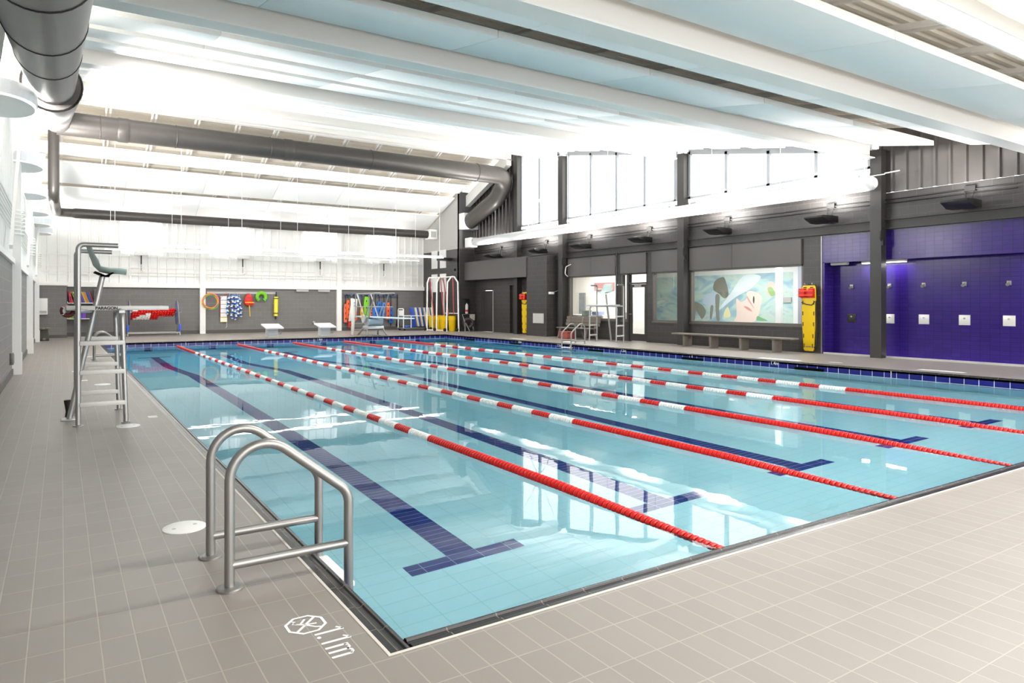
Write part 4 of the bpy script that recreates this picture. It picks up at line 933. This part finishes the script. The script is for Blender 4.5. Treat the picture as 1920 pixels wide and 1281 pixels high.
for k, (x, y) in enumerate(((14.95, 31.6), (15.1, 31.75), (15.25, 31.62))): tag(MB().ball((x, y, .2), .1, 12, (1.1, .8, .6)).build('foam_dumbbell', blue), 'blue foam piece lying on the low trolley, %s' % ('left', 'middle', 'right')[k], 'foam float', 'blue foam on the trolley')

# yellow bins
for k, (x, y, s, w) in enumerate(((16.42, 31.6, 1, 'leftmost, behind the frame legs'), (16.68, 31.27, 1.03, 'second from the left'), (16.5, 30.5, 1, 'third from the left'), (16.68, 29.95, 1, 'rightmost, in front'))):
    t = thing('yellow_bin', 'tall yellow plastic bin, %s' % w, 'bin', (x, y, 0), 0, 'yellow bins in the far corner')
    MB().lathe([(.15, 0), (.158, .01), (.186*s, .55), (.19*s, .56), (.194*s, .74), (.182*s, .74), (.178*s, .6)], (x, y, 0), n=28).build('body', yellow, t)
    MB().lathe([(.202*s, .56), (.206*s, .58), (.202*s, .60)], (x, y, 0), n=28).torus((x, y, .75*s), .196*s, .013, (0,0,1), 28, 8).build('rim', yellow, t)
# tall rolling frame
t = thing('rolling_frame', 'tall white tube frame on wheels standing over the yellow bins', 'frame', (16.3, 30.4, 0))
hs = 2.72
por = [((15.93, 31.25), (16.35, 31.45)), ((16.08, 30.5), (16.75, 30.9)), ((16.2, 29.65), (16.78, 29.45))]
tops = []
for a, b in por:
    A, B = Vector(a+(0,)), Vector(b+(0,)); d = (B-A); m_ = (A+B)/2
    pts = [A, A+d*.08+Vector((0,0,2.45)), m_-d*.12+Vector((0,0,hs)), m_+d*.12+Vector((0,0,hs)), B-d*.08+Vector((0,0,2.45)), B]
    MB().tube(fillet(pts, .08, 3), .04, 10).build('portal', white, t); tops.append(m_+Vector((0,0,hs)))
    for q in (A, B): MB().lathe([(.07, -.03), (.085, -.02), (.085, .02), (.07, .03)], q+Vector((-.1, 0, .09)), (0,1,0), 16).build('wheel', blk, t)
MB().tube(tops, .035, 10).build('top_rail', white, t)
MB().bar((por[0][0]+(.05,)), (por[1][0]+(.05,)), .05, .05).bar((por[1][0]+(.05,)), (por[2][0]+(.05,)), .05, .05).bar((por[1][1]+(.9,)), (por[2][1]+(.9,)), .04, .04).build('base_rail', white, t)
for k, (p_, q_) in enumerate(((tops[0], (16.2, 31.0, .75)), (tops[1], (16.55, 30.6, .8)), (tops[2], (16.75, 29.9, .85)), (tops[1]+Vector((0,-.3,0)), (16.7, 30.35, .8)))):
    tag(MB().bar(p_, q_, .055, .012, (0,1,0)).build('pink_strap', pinks), 'faded pink strap hanging from the tall white frame, %s' % ('leftmost', 'second from left', 'rightmost', 'third from left')[k], 'strap', 'pink straps on the tall frame')
# posters on the corner wall
for y0, z0, z1, w in ((32.35, 3.25, 4.2, 'upper left'), (31.4, 3.25, 4.2, 'upper right'), (32.35, 2.0, 2.95, 'lower left'), (31.4, 2.0, 2.95, 'lower right')):
    tag(MB().bx(16.93, 16.96, y0-.33, y0+.33, z0, z1).build('notice_sheet', paper), 'tall pale notice sheet on the corner wall, %s of four' % w, 'notice')
t = thing('wall_uplight', 'small black floodlight beside the notice sheets on the corner wall', 'wall light', (16.8, 30.6, 3.6)); MB().prism([(30.3, 3.62), (30.9, 3.58), (30.9, 3.72), (30.3, 3.72)], 'x', 16.3, 16.9).build('housing', blk, t, .01); MB().bx(16.85, 16.96, 30.55, 30.65, 3.6, 3.68).build('wall_arm', blkm, t)
tag(MB().bx(16.88, 16.96, 30.1, 30.2, 3.05, 3.17).build('wall_camera', blk, None, .01), 'tiny black box fixed on the corner wall above the tall frame', 'camera')
# extinguisher, hose reel
t = thing('fire_extinguisher', 'pale fire extinguisher with red label in the dark far corner', 'fire extinguisher', (17.3, 29.6, .9))
MB().lathe([(.06, 0), (.075, .03), (.075, .42), (.05, .48), (.02, .5), (.02, .54)], (17.3, 29.55, .88), n=18).build('cylinder', mat('pale_cylinder', (205,200,198), .4), t); MB().lathe([(.077, .1), (.077, .2)], (17.3, 29.55, .88), n=18).build('label_band', red, t)
MB().bx(17.27, 17.33, 29.45, 29.6, 1.42, 1.46).build('lever', blk, t)
tag(MB().bx(17.08, 17.52, 29.62, 29.7, .8, 1.62).build('extinguisher_cabinet', blk, None, .01), 'black backing cabinet behind the fire extinguisher', 'cabinet')
t = thing('hose_reel', 'black hose reel on a tubular trolley in the dark far corner', 'hose reel', (17.2, 29.2, 0))
MB().torus((17.2, 29.2, .42), .2, .07, (.3, 1, 0), 28, 10).torus((17.2, 29.28, .42), .2, .07, (.3, 1, 0), 28, 10).build('hose', mat('dark_hose', (58,48,48), .5), t)
MB().tube([(16.95, 29.1, 0), (17.0, 29.2, .42), (16.9, 29.3, .85)], .018).tube([(17.45, 29.1, 0), (17.4, 29.2, .42), (17.35, 29.35, .85)], .018).tube([(16.9, 29.3, .85), (17.35, 29.35, .85)], .018).tube([(16.85, 28.95, 0), (17.0, 29.2, .42)], .016).tube([(17.1, 28.9, 0), (17.05, 29.2, .42)], .016).build('trolley_frame', steel, t)
MB().lathe([(.05, -.02), (.06, 0), (.05, .02)], (17.45, 29.1, .06), (1,0,0), 14).build('wheel', blk, t)
tag(MB().bx(17.55, 17.75, 29.5, 29.7, .55, .85).build('beige_box', mat('beige', (190,180,168), .6), None, .01), 'small beige box on the wall beside the hose reel', 'box')

# ---------------------------------------------------------------- right deck furniture
t = thing('long_bench', 'long pale plank bench under the mural window on the right deck', 'bench', (17.2, 13.5, 0))
for q in range(2): MB().bx(17.0+.2*q, 17.19+.2*q, 11.45, 15.75, .38, .425).build('plank', wood, t, .004)
for y in (12.0, 13.1, 14.2, 15.25):
    MB().bx(17.02, 17.38, y-.035, y+.035, 0, .38).build('support', wood, t, .006); MB().bx(17.0, 17.4, y-.05, y+.05, .35, .38).build('support_head', woodd, t)
t = thing('slatted_bench', 'weathered slatted bench with backrest against the office window wall', 'bench', (17.3, 20.9, 0))
for q in range(3): MB().bx(17.05+.15*q, 17.18+.15*q, 19.9, 21.95, .40, .44).build('seat_slat', wood, t, .004)
for q in range(3): MB().bar((17.56+.03*q, 19.9, .56+.13*q), (17.56+.03*q, 21.95, .56+.13*q), .03, .11).build('back_slat', wood, t)
for y in (20.1, 20.9, 21.75):
    MB().bar((17.12, y, .4), (17.0, y, 0), .07, .05).build('leg', wood, t); MB().bar((17.45, y, .4), (17.6, y, 0), .07, .05).build('leg', wood, t); MB().bar((17.5, y, .4), (17.64, y, .9), .06, .05).build('back_support', wood, t)
t = thing('plastic_box', 'brick red plastic box under the slatted bench', 'box', (17.0, 21.2, 0))
MB().bx(16.75, 17.15, 20.85, 21.35, 0, .28).build('body', brick_red, t, .02); MB().bx(16.73, 17.17, 20.83, 21.37, .24, .29).build('lid', brick_red, t, .01)
# spine boards
def spine(name, label, y, x, z0):
    t = thing(name, label, 'spine board', (x, y, z0)); H = 1.83; o_ = [(-.12, 0), (.12, 0), (.15, .06), (.2, .9), (.205, 1.5), (.19, 1.78), (.16, 1.83), (-.16, 1.83), (-.19, 1.78), (-.205, 1.5), (-.2, .9), (-.15, .06)]
    MB().prism([(y+a, z0+b) for a, b in o_], 'x', x-.03, x+.03).build('board', yellow, t, .012)
    mb = MB()
    for zz in (.15, .42, .75, 1.05, 1.35):
        for s in (-1, 1): w = .115+.05*min(zz, .9)/.9; mb.bx(x-.035, x+.035, y+s*w-.012, y+s*w+.012, z0+zz-.055, z0+zz+.055)
    for s in (-1, 1): mb.bx(x-.035, x+.035, y+s*.1-.05, y+s*.1+.05, z0+1.76, z0+1.785)
    mb.build('hand_slot', blk, t)
    MB().bx(x-.14, x-.03, y-.2, y-.06, z0+1.5, z0+1.75).bx(x-.14, x-.03, y+.06, y+.23, z0+1.5, z0+1.75).bx(x-.06, x-.03, y-.2, y+.23, z0+1.48, z0+1.7).build('head_immobiliser', red, t, .015)
    mb = MB(); [mb.bx(x-.155, x-.14, y-.2, y+.23, z0+zz, z0+zz+.035) for zz in (1.54, 1.66)]; mb.build('head_strap', mat('orange_red', (244,70,40), .5), t)
    MB().tube([(x-.04, y+.2, z0+1.36), (x-.05, y+.05, z0+1.3), (x-.05, y-.12, z0+1.28), (x-.04, y-.2, z0+1.38)], .014, 8).tube([(x, y-.2, z0+1.4), (x-.02, y-.24, z0+.7), (x, y-.22, z0+.15), (x-.02, y-.16, z0+.1)], .02, 8).build('strap', blk, t)
    mb = MB(); [mb.tube([(x+.12, y+a, z0+1.86), (x-.02, y+a, z0+1.86), (x-.02, y+a, z0+1.9)], .012, 6) for a in (-.1, .12)]; mb.build('hook', steel, t)
    return t
s1 = spine('spine_board', 'yellow spine board with red head blocks left of the violet tiles', 11.36, 17.72, .06)
MB().bx(17.685, 17.69, 11.28, 11.44, .17, .19).build('blue_mark', mat('mark_blue', (40,70,150), .5), s1)
s2 = spine('spine_board', 'yellow spine board in the dark alcove behind the block pillar', 24.93, 17.6, .07)

# office furniture and mural
t = thing('office_desk', 'white desk inside the cream office behind the window', 'desk', (19.6, 22.5, 0))
MB().bx(19.2, 20.0, 21.6, 23.9, .86, .9).build('desk_top', white, t); [MB().bx(19.25, 19.3, y, y+.5, 0, .86).build('leg_panel', lgrey, t) for y in (21.65, 23.3)]
t = thing('storage_box', 'grey green upright bin on the office window sill', 'box', (18.2, 21.5, .8)); MB().bx(18.1, 18.35, 21.3, 21.6, .76, 1.1).build('body', mat('sage_box', (120,132,124), .6), t, .01); MB().bx(18.09, 18.36, 21.29, 21.61, 1.06, 1.11).build('lid', mat('sage_lid', (140,152,144), .6), t)
t = thing('storage_box', 'pale blue crate on the office desk', 'box', (19.4, 22.1, .9)); MB().bx(19.25, 19.6, 21.9, 22.3, .9, 1.05).build('body', mat('blue_crate', (150,160,200), .6), t, .01)
for k, (y0, y1, z0, z1, c, w) in enumerate(((25.0, 25.4, .9, 1.9, (130,140,142), 'grey cupboard'), (23.0, 24.3, 2.0, 2.35, (160,110,108), 'dull red notice board'), (22.5, 22.8, 1.3, 1.9, (150,120,120), 'small framed list'))):
    t = thing('wall_board', '%s on the cream office wall' % w, 'board', (21.15, y0, z0)); MB().bx(21.12, 21.2, y0, y1, z0, z1).build('panel', mat('board_%d' % k, c, .6), t); MB().bx(21.11, 21.12, y0+.04, y1-.04, z0+.05, z0+.08).build('bottom_strip', lgrey, t)
t = thing('office_chair', 'white shell swivel chair behind the glazed door', 'chair', (19.3, 20.3, 0))
MB().box((19.3, 20.3, .5), (.45, .45, .05)).build('seat', white, t, .02); MB().box((19.3, 20.1, .82), (.42, .05, .45)).build('backrest', white, t, .02); MB().tube([(19.3, 20.3, .08), (19.3, 20.3, .48)], .03).build('stem', steel, t)
for q in range(5): a = q*2*PI/5; MB().bar((19.3, 20.3, .1), (19.3+.28*math.cos(a), 20.3+.28*math.sin(a), .05), .04, .03).build('leg', blkm, t)
# mural: painted wash with a pink inflatable, a small yellow one, a grey bather shape and a jet of water
mur = mat('mural_wash', (168,208,210), .6); n, l, p = nodes(mur)
g = n.new('ShaderNodeNewGeometry'); mp = n.new('ShaderNodeMapping'); mp.inputs['Scale'].default_value = (1, .45, .9); l.new(g.outputs['Position'], mp.inputs[0])
tn = n.new('ShaderNodeTexNoise'); tn.inputs['Scale'].default_value = 1.6; tn.inputs['Detail'].default_value = 6; tn.inputs['Distortion'].default_value = 1.6; l.new(mp.outputs[0], tn.inputs['Vector'])
cr = n.new('ShaderNodeValToRGB'); l.new(tn.outputs['Fac'], cr.inputs[0]); l.new(cr.outputs[0], p.inputs['Base Color'])
e = cr.color_ramp.elements; e[0].position = .3; e[0].color = lin((140,178,200))+(1,); e[1].position = .72; e[1].color = lin((228,238,226))+(1,)
for q, c in ((.42, (166,200,210)), (.5, (190,218,214)), (.58, (204,222,206)), (.64, (184,202,218))): k = e.new(q); k.color = lin(c)+(1,)
t = thing('wall_mural', 'large painted water scene on the lobby wall behind the long window', 'mural', (20.78, 14, 1.5))
MX = 20.795
MB().bx(MX, 20.8, 13.9, 20.25, .3, 2.45).build('painted_ground', mur, t)
def blob(name, pts, rgb, d=.004):
    # pts: (fraction y from right to left, z)
    cs = []; n_ = len(pts)
    for i in range(n_):
        p0, p1, p2, p3 = [Vector(pts[(i+q) % n_]) for q in (-1, 0, 1, 2)]
        for u in (0, .25, .5, .75): cs.append(tuple(.5*((2*p1)+(p2-p0)*u+(2*p0-5*p1+4*p2-p3)*u*u+(3*p1-p0-3*p2+p3)*u**3)))
    m = mat('paint_%d_%d_%d' % rgb, rgb, .6); MB().prism(cs, 'x', MX-d, MX).build(name, m, t)
blob('painted_jet', [(15.86, 2.37), (15.14, 2.34), (15.55, 1.92), (16.17, 1.63), (16.83, 1.2), (16.9, 1.24), (16.45, 1.71)], (226, 236, 238), 0.003)
blob('painted_inflatable', [(16.15, 1.57), (15.95, 1.44), (15.7, 1.59), (15.72, 1.78), (15.55, 1.83), (15.2, 1.73), (15.1, 1.51), (15.16, 1.25), (15.27, 0.88), (15.51, 0.72), (16.22, 0.73), (16.15, 0.94), (16.15, 1.25)], (246, 222, 210), 0.005)
blob('painted_inflatable_mouth', [(15.7, 1.66), (15.55, 1.44), (15.4, 1.21), (15.51, 1.32), (15.66, 1.51)], (232, 160, 150), 0.007)
blob('painted_inflatable_neck', [(15.84, 1.29), (15.64, 1.25), (15.48, 1.1), (15.68, 1.17)], (226, 150, 140), 0.007)
blob('painted_eye', [(15.43, 1.66), (15.39, 1.55), (15.42, 1.38), (15.46, 1.51)], (74, 78, 74), 0.009)
blob('painted_small_float', [(16.54, 1.26), (16.45, 1.09), (16.43, 0.9), (16.71, 0.89), (16.68, 1.09)], (240, 232, 176), 0.005)
blob('painted_bather_head', [(16.83, 2.36), (16.66, 2.3), (16.5, 1.75), (16.68, 1.58), (16.92, 1.75), (17.19, 1.92), (17.11, 2.23)], (126, 124, 112), 0.005)
blob('painted_bather_top', [(17.56, 1.72), (16.92, 1.77), (16.95, 1.6), (17.21, 1.28), (17.66, 1.4)], (200, 216, 232), 0.004)
blob('painted_bather_arm', [(17.07, 1.72), (16.9, 1.68), (16.92, 1.2), (16.9, 0.77), (17.04, 0.81), (17.09, 1.4)], (146, 148, 136), 0.006)
blob('painted_bather_arm', [(17.31, 1.28), (17.19, 1.28), (17.26, 0.84), (17.34, 0.84)], (146, 148, 136), 0.006)
blob('painted_bather_legs', [(18.21, 1.42), (17.76, 1.36), (17.53, 1.08), (17.71, 0.8), (17.86, 0.95), (18.02, 1.12), (18.07, 0.75), (18.21, 0.68)], (146, 146, 132), 0.005)
blob('painted_ball', [(14.87, 2.09), (14.7, 2.15), (14.57, 2.01), (14.58, 1.72), (14.74, 1.62), (14.91, 1.8)], (228, 204, 192), 0.005)
blob('painted_leaf', [(14.87, 1.91), (14.7, 1.94), (14.57, 1.72), (14.74, 1.65)], (160, 194, 124), 0.007)
blob('painted_leaf', [(15.27, 0.95), (15.08, 0.88), (14.87, 0.79), (15.29, 0.8)], (130, 186, 130), 0.006)
struct(MB().bx(19.6, 19.7, 13.53, 13.73, 0, 3).build('lobby_column', white))
struct(MB().bx(20.3, 20.8, 10.7, 13.4, 0, 3.0).build('wall_lobby_end', mat('lobby_grey', (150,152,166), .6)))
t = thing('wall_notice', 'small grey notice in the lobby right of the white column', 'notice', (20.7, 14.1, 1.4)); MB().bx(20.75, 20.79, 13.95, 14.25, 1.42, 1.6).build('plate', lgrey, t)

# ---------------------------------------------------------------- the shell: everything built into a wall belongs to it
OB = bpy.data.objects
shell = {'wall_left': ['wall_left_siding', 'left_wall_column'], 'wall_back': ['wall_back_siding', 'wall_back_bay', 'back_wall_column', 'back_wall_girt', 'brace_rod', 'wall_corner', 'wall_corner_upper', 'wall_corner_return'],
         'wall_right': ['wall_right_siding', 'right_wall_column', 'wall_pillar', 'wall_pillar_face', 'wall_fascia', 'wall_shower_band', 'wall_shower', 'wall_shower_end', 'wall_sidelight_base', 'wall_office', 'wall_lobby', 'wall_lobby_end', 'lobby_column', 'window_sill', 'ceiling_shower', 'ceiling_office', 'floor_office'],
         'ceiling': ['roof_beam', 'sloping_rafter'], 'floor': ['pool_basin']}
for host, names in shell.items():
    h = OB[host]
    for o in list(OB):
        if o.parent is None and o.name.split('.')[0] in names:
            attach(o, h)
            if 'kind' in o: del o['kind']
            b_ = o.name.split('.')[0]
            for pre in ('wall_left_', 'wall_back_', 'wall_right_', 'left_wall_', 'back_wall_', 'right_wall_', 'wall_', 'ceiling_', 'floor_'):
                if b_.startswith(pre): o.name = {'wall_': 'wall_section' if b_[5:] in ('corner', 'shower', 'office', 'lobby') else b_[5:], 'ceiling_': 'soffit', 'floor_': 'room_floor'}.get(pre, b_[len(pre):]); break

for o in list(OB):
    if o.parent is None and (o.name.split('.')[0] in ('trolley', 'foam_dumbbell') or o.get('group') == 'kickboards on the trolley'): o.location.x += .22; o.location.y += .5
# pieces of a part go one level deeper, under the nearest such part of the same thing
sub = {'hand_slot': 'board', 'blue_mark': 'board', 'foot_flange': ('rear_post', 'front_post'), 'push_button': 'push_panel', 'screw': 'push_panel', 'shower_head': 'rose_plate', 'flange': 'rail', 'disc_rim': 'end_disc',
       'belt': 'jacket_body', 'seam': 'jacket_body', 'louvre': 'frame', 'lettering': 'platform', 'head_strap': 'head_immobiliser', 'label_band': 'cylinder', 'slot': 'foam_pad', 'finger_hole': 'plate',
       'weight': 'chain', 'round_cover': 'housing', 'notice_card': 'tube_rail', 'seat_bracket': 'seat', 'diffuser': 'housing', 'cover': 'housing', 'rim': ('bottom_plate', 'body'), 'oval_mark': 'back_panel'}
def mid(o): return wm(o) @ (sum((Vector(c) for c in o.bound_box), Vector())/8)
for t in [o for o in OB if o.parent is None and 'label' in o]:
    for c in [c for c in t.children if c.type == 'MESH' and c.name.split('.')[0] in sub]:
        k = sub[c.name.split('.')[0]]; k = (k,) if isinstance(k, str) else k
        host = [h for h in t.children if h.type == 'MESH' and h.name.split('.')[0] in k and h is not c]
        rest = {h.name.split('.')[0] for h in t.children if h.type == 'MESH'} - {c.name.split('.')[0]}
        if host and len(rest) > 1: attach(c, min(host, key=lambda h: (mid(h)-mid(c)).length))
